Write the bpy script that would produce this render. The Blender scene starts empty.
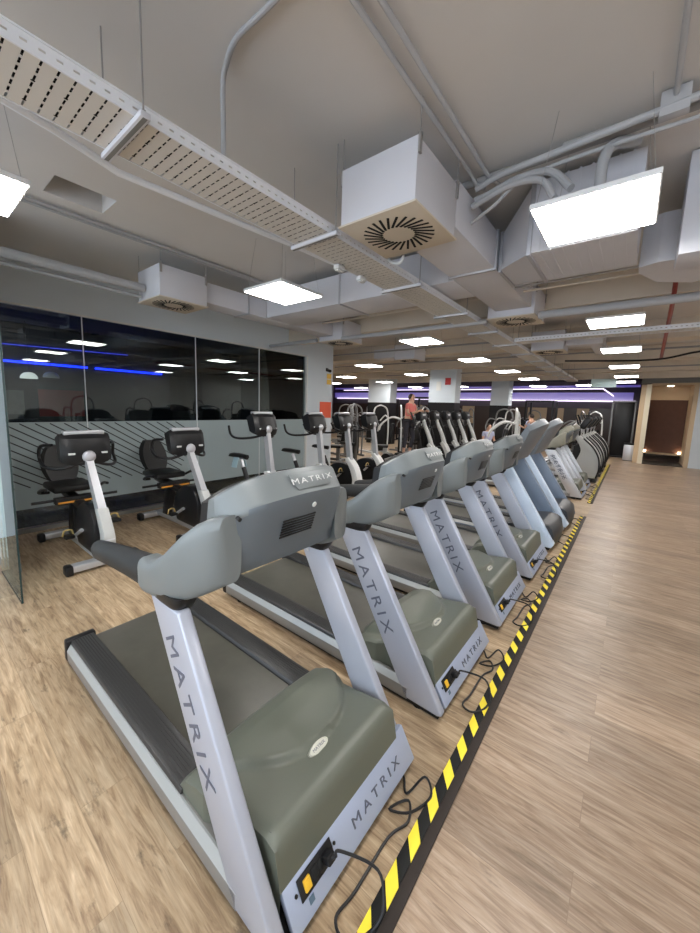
import bpy, bmesh, math, random
from mathutils import Vector, Matrix
random.seed(7)
PI = math.pi
S = bpy.context.scene
COL = S.collection

# ------------------------------------------------------------------ materials
def new_mat(name):
    m = bpy.data.materials.new(name); m.use_nodes = True
    return m, m.node_tree, m.node_tree.nodes['Principled BSDF']

def mat(name, col, rough=0.5, metal=0.0, spec=0.5, noise=0.0, nscale=40, bump=0.0, coat=0.0):
    m, nt, b = new_mat(name)
    b.inputs['Base Color'].default_value = (*col, 1)
    b.inputs['Roughness'].default_value = rough
    b.inputs['Metallic'].default_value = metal
    b.inputs['Specular IOR Level'].default_value = spec
    b.inputs['Coat Weight'].default_value = coat
    if noise > 0 or bump > 0:
        tc = nt.nodes.new('ShaderNodeTexCoord')
        n = nt.nodes.new('ShaderNodeTexNoise'); n.inputs['Scale'].default_value = nscale
        n.inputs['Detail'].default_value = 4
        nt.links.new(tc.outputs['Object'], n.inputs['Vector'])
        if noise > 0:
            mx = nt.nodes.new('ShaderNodeMix'); mx.data_type = 'RGBA'
            mx.inputs['A'].default_value = (*[c * (1 - noise) for c in col], 1)
            mx.inputs['B'].default_value = (*[min(1, c * (1 + noise)) for c in col], 1)
            nt.links.new(n.outputs['Fac'], mx.inputs['Factor'])
            nt.links.new(mx.outputs['Result'], b.inputs['Base Color'])
        if bump > 0:
            bp = nt.nodes.new('ShaderNodeBump'); bp.inputs['Strength'].default_value = bump
            bp.inputs['Distance'].default_value = 0.01
            nt.links.new(n.outputs['Fac'], bp.inputs['Height'])
            nt.links.new(bp.outputs['Normal'], b.inputs['Normal'])
    return m

def emis(name, col, strength):
    m, nt, b = new_mat(name)
    b.inputs['Base Color'].default_value = (0.8, 0.8, 0.8, 1)
    b.inputs['Emission Color'].default_value = (*col, 1)
    b.inputs['Emission Strength'].default_value = strength
    return m

def wood(name, c0, c1, c2, width=0.19, length=1.25, knots=0.5, rough=0.42, seed=0.0):
    """planks running along world X"""
    m, nt, b = new_mat(name)
    N = nt.nodes.new; L = nt.links.new
    g = N('ShaderNodeNewGeometry')
    br = N('ShaderNodeTexBrick')
    br.offset = 0.37; br.offset_frequency = 2
    br.inputs['Scale'].default_value = 1.0
    br.inputs['Brick Width'].default_value = length
    br.inputs['Row Height'].default_value = width
    br.inputs['Mortar Size'].default_value = 0.0012
    br.inputs['Color1'].default_value = (0, 0, 0, 1); br.inputs['Color2'].default_value = (1, 1, 1, 1)
    br.inputs['Mortar'].default_value = (0.5, 0.5, 0.5, 1)
    L(g.outputs['Position'], br.inputs['Vector'])
    # per plank offset
    sc = N('ShaderNodeVectorMath'); sc.operation = 'MULTIPLY'
    sc.inputs[1].default_value = (1.8, 15.0, 1.0)
    L(g.outputs['Position'], sc.inputs[0])
    off = N('ShaderNodeVectorMath'); off.operation = 'SCALE'; off.inputs['Scale'].default_value = 37.0
    L(br.outputs['Color'], off.inputs[0])
    ad = N('ShaderNodeVectorMath'); ad.operation = 'ADD'
    L(sc.outputs[0], ad.inputs[0]); L(off.outputs[0], ad.inputs[1])
    n1 = N('ShaderNodeTexNoise'); n1.inputs['Scale'].default_value = 2.2; n1.inputs['Detail'].default_value = 9
    n1.inputs['Roughness'].default_value = 0.62; n1.inputs['Distortion'].default_value = 0.7
    L(ad.outputs[0], n1.inputs['Vector'])
    sc2 = N('ShaderNodeVectorMath'); sc2.operation = 'MULTIPLY'
    sc2.inputs[1].default_value = (4, 90, 1); L(g.outputs['Position'], sc2.inputs[0])
    n2 = N('ShaderNodeTexNoise'); n2.inputs['Scale'].default_value = 1.6; n2.inputs['Detail'].default_value = 5
    L(sc2.outputs[0], n2.inputs['Vector'])
    cr = N('ShaderNodeValToRGB'); e = cr.color_ramp.elements
    e[0].position = 0.30; e[0].color = (*c0, 1); e[1].position = 0.68; e[1].color = (*c2, 1)
    k = e.new(0.48); k.color = (*c1, 1)
    L(n1.outputs['Fac'], cr.inputs['Fac'])
    # fine grain
    mr = N('ShaderNodeMapRange'); mr.inputs['From Min'].default_value = 0.3; mr.inputs['From Max'].default_value = 0.75
    mr.inputs['To Min'].default_value = 0.8; mr.inputs['To Max'].default_value = 1.12
    L(n2.outputs['Fac'], mr.inputs['Value'])
    mu = N('ShaderNodeVectorMath'); mu.operation = 'SCALE'
    L(cr.outputs['Color'], mu.inputs[0]); L(mr.outputs['Result'], mu.inputs['Scale'])
    # plank tint
    mr2 = N('ShaderNodeMapRange'); mr2.inputs['To Min'].default_value = 0.80; mr2.inputs['To Max'].default_value = 1.12
    L(br.outputs['Color'], mr2.inputs['Value'])
    mu2 = N('ShaderNodeVectorMath'); mu2.operation = 'SCALE'
    L(mu.outputs[0], mu2.inputs[0]); L(mr2.outputs['Result'], mu2.inputs['Scale'])
    # knots
    sk = N('ShaderNodeVectorMath'); sk.operation = 'MULTIPLY'; sk.inputs[1].default_value = (1.5, 4.2, 1)
    L(g.outputs['Position'], sk.inputs[0])
    nk = N('ShaderNodeTexNoise'); nk.inputs['Scale'].default_value = 3.4; nk.inputs['Detail'].default_value = 6; nk.inputs['Roughness'].default_value = 0.65
    L(sk.outputs[0], nk.inputs['Vector'])
    kr = N('ShaderNodeMapRange'); kr.inputs['From Min'].default_value = 0.60; kr.inputs['From Max'].default_value = 0.72
    kr.inputs['To Min'].default_value = 1.0; kr.inputs['To Max'].default_value = 1 - knots
    L(nk.outputs['Fac'], kr.inputs['Value'])
    mu3 = N('ShaderNodeVectorMath'); mu3.operation = 'SCALE'
    L(mu2.outputs[0], mu3.inputs[0]); L(kr.outputs['Result'], mu3.inputs['Scale'])
    # seams
    ms = N('ShaderNodeMix'); ms.data_type = 'RGBA'
    L(br.outputs['Fac'], ms.inputs['Factor']); L(mu3.outputs[0], ms.inputs['A'])
    ms.inputs['B'].default_value = (*[c * 0.7 for c in c1], 1)
    L(ms.outputs['Result'], b.inputs['Base Color'])
    b.inputs['Roughness'].default_value = rough
    b.inputs['Specular IOR Level'].default_value = 0.4
    bp = N('ShaderNodeBump'); bp.inputs['Strength'].default_value = 0.12; bp.inputs['Distance'].default_value = 0.004
    L(n2.outputs['Fac'], bp.inputs['Height']); L(bp.outputs['Normal'], b.inputs['Normal'])
    return m

def math_chain(nt, op, a, b_=None, c=None):
    n = nt.nodes.new('ShaderNodeMath'); n.operation = op
    for i, v in enumerate((a, b_, c)):
        if v is None: continue
        if isinstance(v, (int, float)): n.inputs[i].default_value = v
        else: nt.links.new(v, n.inputs[i])
    return n.outputs[0]

def hazard_mat():
    m, nt, b = new_mat('hazard_tape')
    g = nt.nodes.new('ShaderNodeNewGeometry'); sp = nt.nodes.new('ShaderNodeSeparateXYZ')
    nt.links.new(g.outputs['Position'], sp.inputs[0])
    v = math_chain(nt, 'MULTIPLY_ADD', sp.outputs[0], 1.4, sp.outputs[1])
    v = math_chain(nt, 'DIVIDE', v, 0.1767)
    v = math_chain(nt, 'ADD', v, 4.488)
    v = math_chain(nt, 'FRACT', v)
    s = math_chain(nt, 'LESS_THAN', v, 0.47)
    mx = nt.nodes.new('ShaderNodeMix'); mx.data_type = 'RGBA'
    mx.inputs['A'].default_value = (0.012, 0.012, 0.012, 1); mx.inputs['B'].default_value = (0.92, 0.74, 0.06, 1)
    nt.links.new(s, mx.inputs['Factor']); nt.links.new(mx.outputs['Result'], b.inputs['Base Color'])
    b.inputs['Roughness'].default_value = 0.55; b.inputs['Specular IOR Level'].default_value = 0.2
    return m

def perforated(name, col, kind):
    """painted sheet metal with punched slots (holes are really see-through)"""
    m, nt, b = new_mat(name)
    b.inputs['Base Color'].default_value = (*col, 1); b.inputs['Roughness'].default_value = 0.45
    b.inputs['Metallic'].default_value = 0.0
    tc = nt.nodes.new('ShaderNodeTexCoord'); sp = nt.nodes.new('ShaderNodeSeparateXYZ')
    nt.links.new(tc.outputs['Object'], sp.inputs[0])
    x, y, z = sp.outputs
    def band(v, period, width, shift=0.0):
        t = math_chain(nt, 'ADD', v, shift + 100 * period)
        t = math_chain(nt, 'DIVIDE', t, period); t = math_chain(nt, 'FRACT', t)
        t = math_chain(nt, 'SUBTRACT', t, 0.5); t = math_chain(nt, 'ABSOLUTE', t)
        return math_chain(nt, 'LESS_THAN', t, width / period / 2)
    if kind == 'bottom':
        h = math_chain(nt, 'MULTIPLY', band(x, 0.046, 0.032), band(y, 0.050, 0.0075))
        h2 = math_chain(nt, 'MULTIPLY', band(x, 0.138, 0.010, 0.02), band(y, 0.100, 0.014, 0.025))
        h = math_chain(nt, 'MAXIMUM', h, h2)
    else:
        a = math_chain(nt, 'ABSOLUTE', math_chain(nt, 'SUBTRACT', z, 0.027))
        a = math_chain(nt, 'LESS_THAN', a, 0.0042)
        h = math_chain(nt, 'MULTIPLY', band(y, 0.050, 0.020), a)
    tr = nt.nodes.new('ShaderNodeBsdfTransparent'); mx = nt.nodes.new('ShaderNodeMixShader')
    out = nt.nodes['Material Output']
    nt.links.new(h, mx.inputs[0]); nt.links.new(b.outputs[0], mx.inputs[1]); nt.links.new(tr.outputs[0], mx.inputs[2])
    nt.links.new(mx.outputs[0], out.inputs['Surface'])
    return m

def glass_mat(name, tint, ior=1.5, extra=0.0):
    m, nt, b = new_mat(name); nt.nodes.remove(b)
    fr = nt.nodes.new('ShaderNodeFresnel'); fr.inputs['IOR'].default_value = ior
    gl = nt.nodes.new('ShaderNodeBsdfGlossy'); gl.inputs['Roughness'].default_value = 0.0
    gl.inputs['Color'].default_value = (0.9, 0.95, 0.95, 1)
    tr = nt.nodes.new('ShaderNodeBsdfTransparent'); tr.inputs['Color'].default_value = (*tint, 1)
    mx = nt.nodes.new('ShaderNodeMixShader')
    f = math_chain(nt, 'ADD', fr.outputs[0], extra); nt.links.new(f, mx.inputs[0])
    nt.links.new(tr.outputs[0], mx.inputs[1]); nt.links.new(gl.outputs[0], mx.inputs[2])
    nt.links.new(mx.outputs[0], nt.nodes['Material Output'].inputs['Surface'])
    return m

def frost_mat(name, col, clear):
    m, nt, b = new_mat(name)
    b.inputs['Base Color'].default_value = (*col, 1); b.inputs['Roughness'].default_value = 0.22
    b.inputs['Specular IOR Level'].default_value = 0.6
    tr = nt.nodes.new('ShaderNodeBsdfTransparent'); tr.inputs['Color'].default_value = (0.8, 0.9, 0.88, 1)
    mx = nt.nodes.new('ShaderNodeMixShader'); mx.inputs[0].default_value = clear
    nt.links.new(b.outputs[0], mx.inputs[1]); nt.links.new(tr.outputs[0], mx.inputs[2])
    nt.links.new(mx.outputs[0], nt.nodes['Material Output'].inputs['Surface'])
    return m

M = {}
M['floor_r'] = wood('oak_plank_grey', (0.215, 0.145, 0.095), (0.335, 0.24, 0.165), (0.45, 0.345, 0.255), 0.19, 1.3, 0.35, 0.36)
M['floor_l'] = wood('oak_plank_tan', (0.21, 0.135, 0.075), (0.39, 0.28, 0.17), (0.54, 0.415, 0.275), 0.19, 1.22, 0.62, 0.42)
M['tape'] = hazard_mat()
M['ramp'] = mat('dark_brown_rubber', (0.030, 0.023, 0.019), 0.6, spec=0.25, bump=0.2)
M['ceil'] = mat('ceiling_plaster', (0.62, 0.60, 0.58), 0.9, noise=0.08, nscale=1.2, bump=0.15)
M['beam'] = mat('concrete_beam', (0.66, 0.59, 0.50), 0.9, noise=0.08, nscale=3)
M['blackceil'] = mat('black_ceiling', (0.012, 0.012, 0.014), 0.9)
M['wall'] = mat('painted_wall', (0.62, 0.68, 0.73), 0.75, noise=0.02, nscale=2)
M['wallwhite'] = mat('white_wall', (0.72, 0.72, 0.70), 0.75)
M['darkwall'] = mat('dark_studio_wall', (0.02, 0.021, 0.024), 0.7)
M['duct'] = mat('painted_duct', (0.60, 0.60, 0.64), 0.5, metal=0.0, noise=0.04, nscale=3)
M['ductjoint'] = mat('duct_flange', (0.42, 0.42, 0.45), 0.45, metal=0.3)
M['plate'] = mat('beige_diffuser_plate', (0.60, 0.53, 0.43), 0.6)
M['slot'] = mat('slot_black', (0.006, 0.006, 0.006), 0.9)
M['pipe'] = mat('painted_pipe', (0.40, 0.40, 0.41), 0.5)
M['pipegrey'] = mat('grey_conduit', (0.30, 0.295, 0.29), 0.5)
M['red'] = mat('red_sprinkler_pipe', (0.30, 0.05, 0.035), 0.45)
M['rod'] = mat('hanger_steel', (0.35, 0.34, 0.33), 0.4, metal=0.5)
M['trayb'] = perforated('tray_bottom', (0.64, 0.62, 0.58), 'bottom')
M['trays'] = perforated('tray_side', (0.78, 0.80, 0.84), 'side')
M['traylip'] = mat('tray_edge', (0.78, 0.80, 0.84), 0.4)
M['lamp'] = emis('light_panel', (1.0, 0.965, 0.93), 15.0)
M['lampframe'] = mat('lamp_frame', (0.8, 0.8, 0.8), 0.4)
M['dome'] = emis('dome_lamp', (1.0, 0.97, 0.9), 0.6)
M['blue'] = emis('blue_led', (0.0, 0.015, 1.0), 5.0)
M['bluedim'] = emis('blue_led_dim', (0.0, 0.012, 1.0), 1.0)
M['purple'] = emis('purple_led', (0.09, 0.03, 0.85), 0.13)  # purple light on the far wall, given as the surface's own glow
M['whiteled'] = emis('white_led', (0.85, 0.72, 1.0), 0.9)
M['glass'] = glass_mat('dark_studio_glass', (0.60, 0.66, 0.66), 1.55, 0.015)
M['clear'] = glass_mat('clear_glass', (0.93, 0.96, 0.95), 1.45)
M['glassedge'] = mat('glass_edge', (0.03, 0.05, 0.05), 0.2)
M['frost'] = frost_mat('frosted_film', (0.42, 0.50, 0.52), 0.2)
M['film'] = mat('black_film_line', (0.012, 0.014, 0.016), 0.5)
M['base'] = mat('grey_skirting', (0.18, 0.18, 0.17), 0.6)
# equipment
M['silver'] = mat('silver_paint', (0.42, 0.45, 0.53), 0.32, metal=0.3, coat=0.15)
M['silver2'] = mat('brushed_silver', (0.56, 0.57, 0.60), 0.33, metal=0.55)
M['panel'] = mat('panel_silver', (0.40, 0.46, 0.60), 0.35, metal=0.3)
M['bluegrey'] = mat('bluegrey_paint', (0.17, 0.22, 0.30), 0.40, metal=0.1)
M['brightside'] = mat('bright_silver', (0.62, 0.74, 0.90), 0.35, metal=0.0)  # light caught by the tall left uprights, put into the colour
M['railsilver'] = mat('rail_silver', (0.23, 0.225, 0.215), 0.4, metal=0.2)
M['railline'] = mat('rail_bright_line', (0.33, 0.345, 0.34), 0.35, metal=0.2)
M['hood'] = mat('grey_green_plastic', (0.115, 0.125, 0.098), 0.40, bump=0.05, nscale=300)
M['hoodlow'] = mat('grey_green_gloss', (0.17, 0.20, 0.195), 0.3)
M['console'] = mat('console_grey', (0.165, 0.185, 0.19), 0.40, metal=0.1, bump=0.03, nscale=300)
M['console_low'] = mat('console_back_grey', (0.115, 0.138, 0.158), 0.38, metal=0.05, bump=0.04, nscale=400)  # darker copy of the console grey, shade painted in
M['tallcon'] = mat('tall_console_grey', (0.15, 0.17, 0.19), 0.4)
M['olive'] = mat('console_olive', (0.24, 0.235, 0.19), 0.42)
M['blackp'] = mat('black_plastic', (0.010, 0.010, 0.011), 0.38, spec=0.35)
M['blacksoft'] = mat('black_rubber_grip', (0.017, 0.018, 0.018), 0.55, spec=0.35, bump=0.1, nscale=200)
M['blackhood'] = mat('black_hood_gloss', (0.03, 0.033, 0.038), 0.42)
M['vinyl'] = mat('black_vinyl', (0.012, 0.012, 0.012), 0.45, spec=0.35)
M['belt'] = mat('running_belt', (0.080, 0.077, 0.062), 0.33, noise=0.45, nscale=5, bump=0.1)
M['footrail'] = mat('foot_rail_black', (0.028, 0.028, 0.028), 0.42)
M['letter'] = mat('letter_grey', (0.10, 0.11, 0.15), 0.5)
M['letterlight'] = mat('letter_light', (0.55, 0.56, 0.56), 0.4)
M['badge'] = mat('badge_chrome', (0.36, 0.36, 0.31), 0.4, metal=0.3)
M['yellow'] = mat('yellow_switch', (0.78, 0.46, 0.03), 0.4)
M['orange'] = mat('orange_strip', (0.75, 0.33, 0.04), 0.5)
M['strap'] = mat('tan_strap', (0.45, 0.33, 0.12), 0.6)
M['machine'] = mat('machine_frame', (0.20, 0.20, 0.20), 0.4, metal=0.3)
M['whitep'] = mat('white_plastic', (0.66, 0.67, 0.66), 0.35)
M['offwhite'] = mat('offwhite_shroud', (0.44, 0.45, 0.44), 0.35)
M['poster'] = mat('orange_poster', (0.80, 0.12, 0.05), 0.6)
M['posterred'] = mat('red_poster', (0.30, 0.015, 0.015), 0.6)
M['posterpic'] = mat('grey_picture', (0.16, 0.17, 0.15), 0.6, noise=0.8, nscale=25)
M['yellowsign'] = mat('yellow_sign', (0.80, 0.50, 0.08), 0.6)
M['signred'] = mat('red_sign', (0.45, 0.02, 0.02), 0.6)
M['exit'] = mat('acrylic_sign', (0.55, 0.72, 0.74), 0.3)
M['lightblue'] = mat('light_blue_cloth', (0.40, 0.56, 0.62), 0.8)  # colour of the made-up reflection over the saddle
M['brown'] = mat('brown_brick_wall', (0.10, 0.045, 0.03), 0.7, noise=0.2, nscale=6)
M['beige'] = mat('beige_wall', (0.55, 0.42, 0.28), 0.7)
M['deckdark'] = mat('dark_deck', (0.05, 0.045, 0.04), 0.5)
M['skin'] = mat('skin', (0.55, 0.32, 0.22), 0.6)
M['hair'] = mat('dark_hair', (0.03, 0.02, 0.015), 0.6)
M['pinktop'] = mat('pink_top', (0.65, 0.17, 0.15), 0.8)
M['lavtop'] = mat('lavender_top', (0.42, 0.45, 0.62), 0.8)
M['darkcloth'] = mat('dark_leggings', (0.03, 0.03, 0.04), 0.8)
M['orangecloth'] = mat('orange_shorts', (0.75, 0.28, 0.14), 0.8)
M['screen'] = mat('black_screen', (0.006, 0.006, 0.008), 0.15)

# ------------------------------------------------------------------ mesh helpers
class MB:
    def __init__(s): s.bm = bmesh.new()
    def _merge(s, t, mtx=None):
        if mtx is not None: t.transform(mtx)
        me = bpy.data.meshes.new('tmp'); t.to_mesh(me); t.free()
        s.bm.from_mesh(me); bpy.data.meshes.remove(me)
    def box(s, x0, x1, y0, y1, z0, z1, bev=0.0, seg=2, mtx=None):
        t = bmesh.new(); bmesh.ops.create_cube(t, size=1)
        for v in t.verts:
            v.co = Vector(((x0 + x1) / 2 + v.co.x * (x1 - x0), (y0 + y1) / 2 + v.co.y * (y1 - y0), (z0 + z1) / 2 + v.co.z * (z1 - z0)))
        if bev > 0: bmesh.ops.bevel(t, geom=list(t.edges), offset=bev, segments=seg, profile=0.5, affect='EDGES')
        s._merge(t, mtx); return s
    def prism(s, pts, a0, a1, axis='y', bev=0.0, seg=2, mtx=None):
        t = bmesh.new()
        def P(p, a):
            if axis == 'y': return (p[0], a, p[1])
            if axis == 'x': return (a, p[0], p[1])
            return (p[0], p[1], a)
        v0 = [t.verts.new(P(p, a0)) for p in pts]; v1 = [t.verts.new(P(p, a1)) for p in pts]
        t.faces.new(v0); t.faces.new(v1[::-1]); n = len(pts)
        for i in range(n): t.faces.new((v0[i], v1[i], v1[(i + 1) % n], v0[(i + 1) % n]))
        bmesh.ops.recalc_face_normals(t, faces=list(t.faces))
        if bev > 0:
            bmesh.ops.bevel(t, geom=list(t.edges), offset=bev, segments=seg, profile=0.5, affect='EDGES', clamp_overlap=True)
        s._merge(t, mtx); return s
    def loft(s, rings, cap=True, closed=True, mtx=None):
        t = bmesh.new(); R = [[t.verts.new(p) for p in r] for r in rings]; n = len(R[0])
        for a, b in zip(R[:-1], R[1:]):
            for i in range(n if closed else n - 1):
                j = (i + 1) % n; t.faces.new((a[i], a[j], b[j], b[i]))
        if cap and closed:
            t.faces.new(R[0][::-1]); t.faces.new(R[-1])
        bmesh.ops.recalc_face_normals(t, faces=list(t.faces))
        s._merge(t, mtx); return s
    def tube(s, pts, r, n=10, cap=True, mtx=None, flat=1.0):
        pts = [Vector(p) for p in pts]
        rr = r if isinstance(r, (list, tuple)) else [r] * len(pts)
        rings = []; prev = None
        for i, p in enumerate(pts):
            d = (pts[min(i + 1, len(pts) - 1)] - pts[max(i - 1, 0)]).normalized()
            if prev is None:
                up = Vector((0, 0, 1)) if abs(d.z) < 0.95 else Vector((1, 0, 0))
                a = d.cross(up).normalized()
            else:
                a = (prev - d * prev.dot(d)).normalized()
            prev = a; b = d.cross(a)
            rings.append([p + (a * math.cos(2 * PI * k / n) * flat + b * math.sin(2 * PI * k / n)) * rr[i] for k in range(n)])
        return s.loft(rings, cap, True, mtx)
    def cyl(s, c0, c1, r0, r1=None, n=20, mtx=None):
        return s.tube([c0, c1], [r0, r0 if r1 is None else r1], n, True, mtx)
    def ball(s, c, rx, ry=None, rz=None, n=12, mtx=None):
        t = bmesh.new(); bmesh.ops.create_uvsphere(t, u_segments=n, v_segments=max(6, n // 2 + 1), radius=1)
        ry = rx if ry is None else ry; rz = rx if rz is None else rz
        for v in t.verts: v.co = Vector((c[0] + v.co.x * rx, c[1] + v.co.y * ry, c[2] + v.co.z * rz))
        s._merge(t, mtx); return s
    def build(s, name, m, parent=None, smooth=35):
        me = bpy.data.meshes.new(name); s.bm.to_mesh(me); s.bm.free()
        o = bpy.data.objects.new(name, me); COL.objects.link(o)
        me.materials.append(m)
        if smooth:
            me.polygons.foreach_set('use_smooth', [True] * len(me.polygons))
            me.set_sharp_from_angle(angle=math.radians(smooth))
        if parent: o.parent = parent
        return o

def curve(pts, n=6):
    """Catmull-Rom through pts"""
    P = [Vector(p) for p in pts]; P = [P[0] * 2 - P[1]] + P + [P[-1] * 2 - P[-2]]; out = []
    for i in range(1, len(P) - 2):
        for k in range(n):
            t = k / n; a, b, c, d = P[i - 1:i + 3]
            out.append(0.5 * ((2 * b) + (c - a) * t + (2 * a - 5 * b + 4 * c - d) * t * t + (-a + 3 * b - 3 * c + d) * t ** 3))
    out.append(P[-2]); return out
def curve2(pts, n=6): return [(v.x, v.y) for v in curve([(p[0], p[1], 0) for p in pts], n)]

def thing(name, label, cat, loc=(0, 0, 0), rz=0.0, group=None):
    o = bpy.data.objects.new(name, None); COL.objects.link(o)
    o.location = loc; o.rotation_euler = (0, 0, rz); o.empty_display_size = 0.2
    o['label'] = label; o['category'] = cat
    if group: o['group'] = group
    return o
def tag(o, label, cat, group=None):
    o['label'] = label; o['category'] = cat
    if group: o['group'] = group
    return o
def struct(o): o['kind'] = 'structure'; return o
def copy_tree(o, parent=None):
    c = o.copy(); COL.objects.link(c)
    if parent: c.parent = parent
    for ch in list(o.children): copy_tree(ch, c)
    return c
def dup(src, label, loc, rz=None, group=None):
    c = copy_tree(src); c.location = loc; c['label'] = label
    if rz is not None: c.rotation_euler = (0, 0, rz)
    if group: c['group'] = group
    return c

def text_mesh(s, size, sx, space, depth=0.0015):
    cu = bpy.data.curves.new('txt', 'FONT'); cu.body = s; cu.size = size; cu.space_character = space
    cu.extrude = depth; cu.align_x = 'CENTER'; cu.align_y = 'CENTER'; cu.offset = 0.0
    o = bpy.data.objects.new('txt', cu); COL.objects.link(o)
    bpy.context.view_layer.update()
    dg = bpy.context.evaluated_depsgraph_get()
    me = bpy.data.meshes.new_from_object(o.evaluated_get(dg))
    bpy.data.objects.remove(o); bpy.data.curves.remove(cu)
    for v in me.vertices: v.co.x *= sx
    return me
def text_obj(me, m, origin, xd, yd, parent=None, name='lettering'):
    me = me.copy(); xd = Vector(xd).normalized(); yd = Vector(yd).normalized(); zd = xd.cross(yd)
    mt = Matrix.Translation(origin) @ Matrix((xd, yd, zd)).transposed().to_4x4()
    me.transform(mt); me.materials.clear(); me.materials.append(m); me.name = name
    o = bpy.data.objects.new(name, me); COL.objects.link(o)
    if parent: o.parent = parent
    return o
LOGO = text_mesh('MATRIX', 0.10, 1.22, 1.35)
LOGO_S = text_mesh('MATRIX', 0.052, 1.42, 1.5)
LOGO_XS = text_mesh('MATRIX', 0.034, 1.6, 1.3)

# ------------------------------------------------------------------ setting
H = 1.75
CZ = 3.43
FILL_GLOW = 1.9  # strength of the added glowing panes
WX = -5.95          # glass partition plane
XL, XR, YB, YF = -18.0, 4.2, -4.0, 21.5

struct(MB().box(-0.45, XR, YB, YF, -0.1, 0).build('floor', M['floor_r'], smooth=0))
struct(MB().box(XL, -0.45, YB, YF, -0.1, 0).build('floor', M['floor_l'], smooth=0))
# ceiling slab around the open service hatch
c = MB()
hx0, hx1, hy0, hy1 = -3.94, -3.60, 0.93, 1.36
c.box(XL, hx0, YB, 16.2, CZ, CZ + 0.25); c.box(hx1, XR, YB, 16.2, CZ, CZ + 0.25)
c.box(hx0, hx1, YB, hy0, CZ, CZ + 0.25); c.box(hx0, hx1, hy1, 16.2, CZ, CZ + 0.25)
struct(c.build('ceiling', M['ceil'], smooth=0))
struct(MB().box(hx0 - 0.1, hx1 + 0.1, hy0 - 0.1, hy1 + 0.1, CZ + 0.25, CZ + 0.3).build('ceiling', M['base'], smooth=0))
struct(MB().box(XL, XR, 16.2, YF, CZ - 0.12, CZ + 0.13).build('ceiling', M['blackceil'], smooth=0))
for i, y in enumerate((5.55, 8.6, 11.6, 14.6)):
    struct(MB().box(XL if y > 7.2 else WX + .001, XR, y, y + 0.42, 3.10, CZ + 0.01).build('trim_%d' % (i + 1), M['beam'], smooth=0))
struct(MB().box(-17.9, XR, 16.0, 16.25, 3.0, CZ + .02).build('trim_5', M['beam'], smooth=0))

struct(MB().box(XR, XR + 0.15, YB, YF, 0, CZ + .1).build('wall_right', M['wallwhite'], smooth=0))
struct(MB().box(-9.6, XR, YB - 0.15, YB, 0, CZ + .1).build('wall_back', M['wallwhite'], smooth=0))
struct(MB().box(XL - 0.15, XL, 7.06, YF, 0, CZ + .1).build('wall_left', M['wallwhite'], smooth=0))

# partition between gym and studio: header, end pier, low kerb
w = MB()
w.box(WX - 0.12, WX, YB, 7.06, 2.88, CZ)
w.box(WX - 0.12, WX, 6.16, 7.06, 0, 2.88)
w.box(WX - 0.12, WX, YB, 0.60, 0, 2.88)
struct(w.build('wall_partition', M['wall'], smooth=0))
struct(MB().box(WX - 0.12 - 3.6, WX - 0.12, 6.95, 7.06, 0, CZ).build('wall_studio_end', M['darkwall'], smooth=0))
struct(MB().box(XL, WX - 3.72, 6.95, 7.06, 0, CZ).build('wall_far_left', M['wallwhite'], smooth=0))
struct(MB().box(-9.68, -9.60, YB, 6.95, 0, CZ).build('wall_studio_back', M['darkwall'], smooth=0))
struct(MB().box(-9.6, WX - 0.12, YB, 6.95, 3.2, 3.3).build('ceiling', M['blackceil'], smooth=0))
struct(MB().box(-5.95, -4.62, 0.60, 0.70, 0.09, CZ).build('wall_return', M['wallwhite'], smooth=0))
struct(MB().box(-5.95, -4.615, 0.595, 0.705, 0, 0.09).build('baseboard_return', M['base'], smooth=0))
struct(MB().box(WX + .001, WX + 0.03, 0.72, 7.07, 0, 0.06).build('baseboard_partition', M['base'], smooth=0))

# unseen glowing panes added behind the camera to brighten ducts and ceiling
for n_, (xa, xb) in enumerate(((-8.9, -4.9), (-4.4, -0.6), (-0.1, 3.8))):
    wn = bpy.data.objects.new('window_%d' % (n_ + 3), None); COL.objects.link(wn); struct(wn); wn.location = (0, YB, 0)  # window shape put in for fill light only, out of view
    MB().box(xa, xb, 0.002, 0.012, 0.5, 3.1).build('pane', emis('daylight_%d' % n_, (0.72, 0.85, 1.0), FILL_GLOW), wn, smooth=0)  # pane shines by itself, no such source is known here
    f = MB(); f.box(xa - .06, xb + .06, 0, .05, 0.44, 0.5); f.box(xa - .06, xb + .06, 0, .05, 3.1, 3.16)
    for x in (xa - .03, (xa + xb) / 2, xb + .03): f.box(x - .03, x + .03, 0, .05, .5, 3.1)
    f.build('window_frame', M['wallwhite'], wn, smooth=0)
win = bpy.data.objects.new('window_1', None); COL.objects.link(win); struct(win); win.location = (WX, 0, 0)
ys = [0.72, 1.75, 3.42, 4.80, 6.14]
for a, b in zip(ys[:-1], ys[1:]):
    MB().box(-0.066, -0.054, a + .003, b - .003, 0.06, 2.87).build('pane', M['glass'], win, smooth=0)
    MB().box(-0.050, -0.047, a + .003, b - .003, 0.30, 1.43).build('frosted_film', M['frost'], win, smooth=0)
f = MB()
for y in ys[1:-1]: f.box(-0.068, -0.046, y - .004, y + .004, 0.06, 2.87)
f.build('joint', M['traylip'], win, smooth=0)
f = MB(); f.box(-0.10, -0.01, 0.70, 6.16, 2.862, 2.885); f.box(-0.10, 0.004, 6.135, 6.165, 0.0, 2.885)
f.build('window_frame', M['wallwhite'], win, smooth=0)
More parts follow.
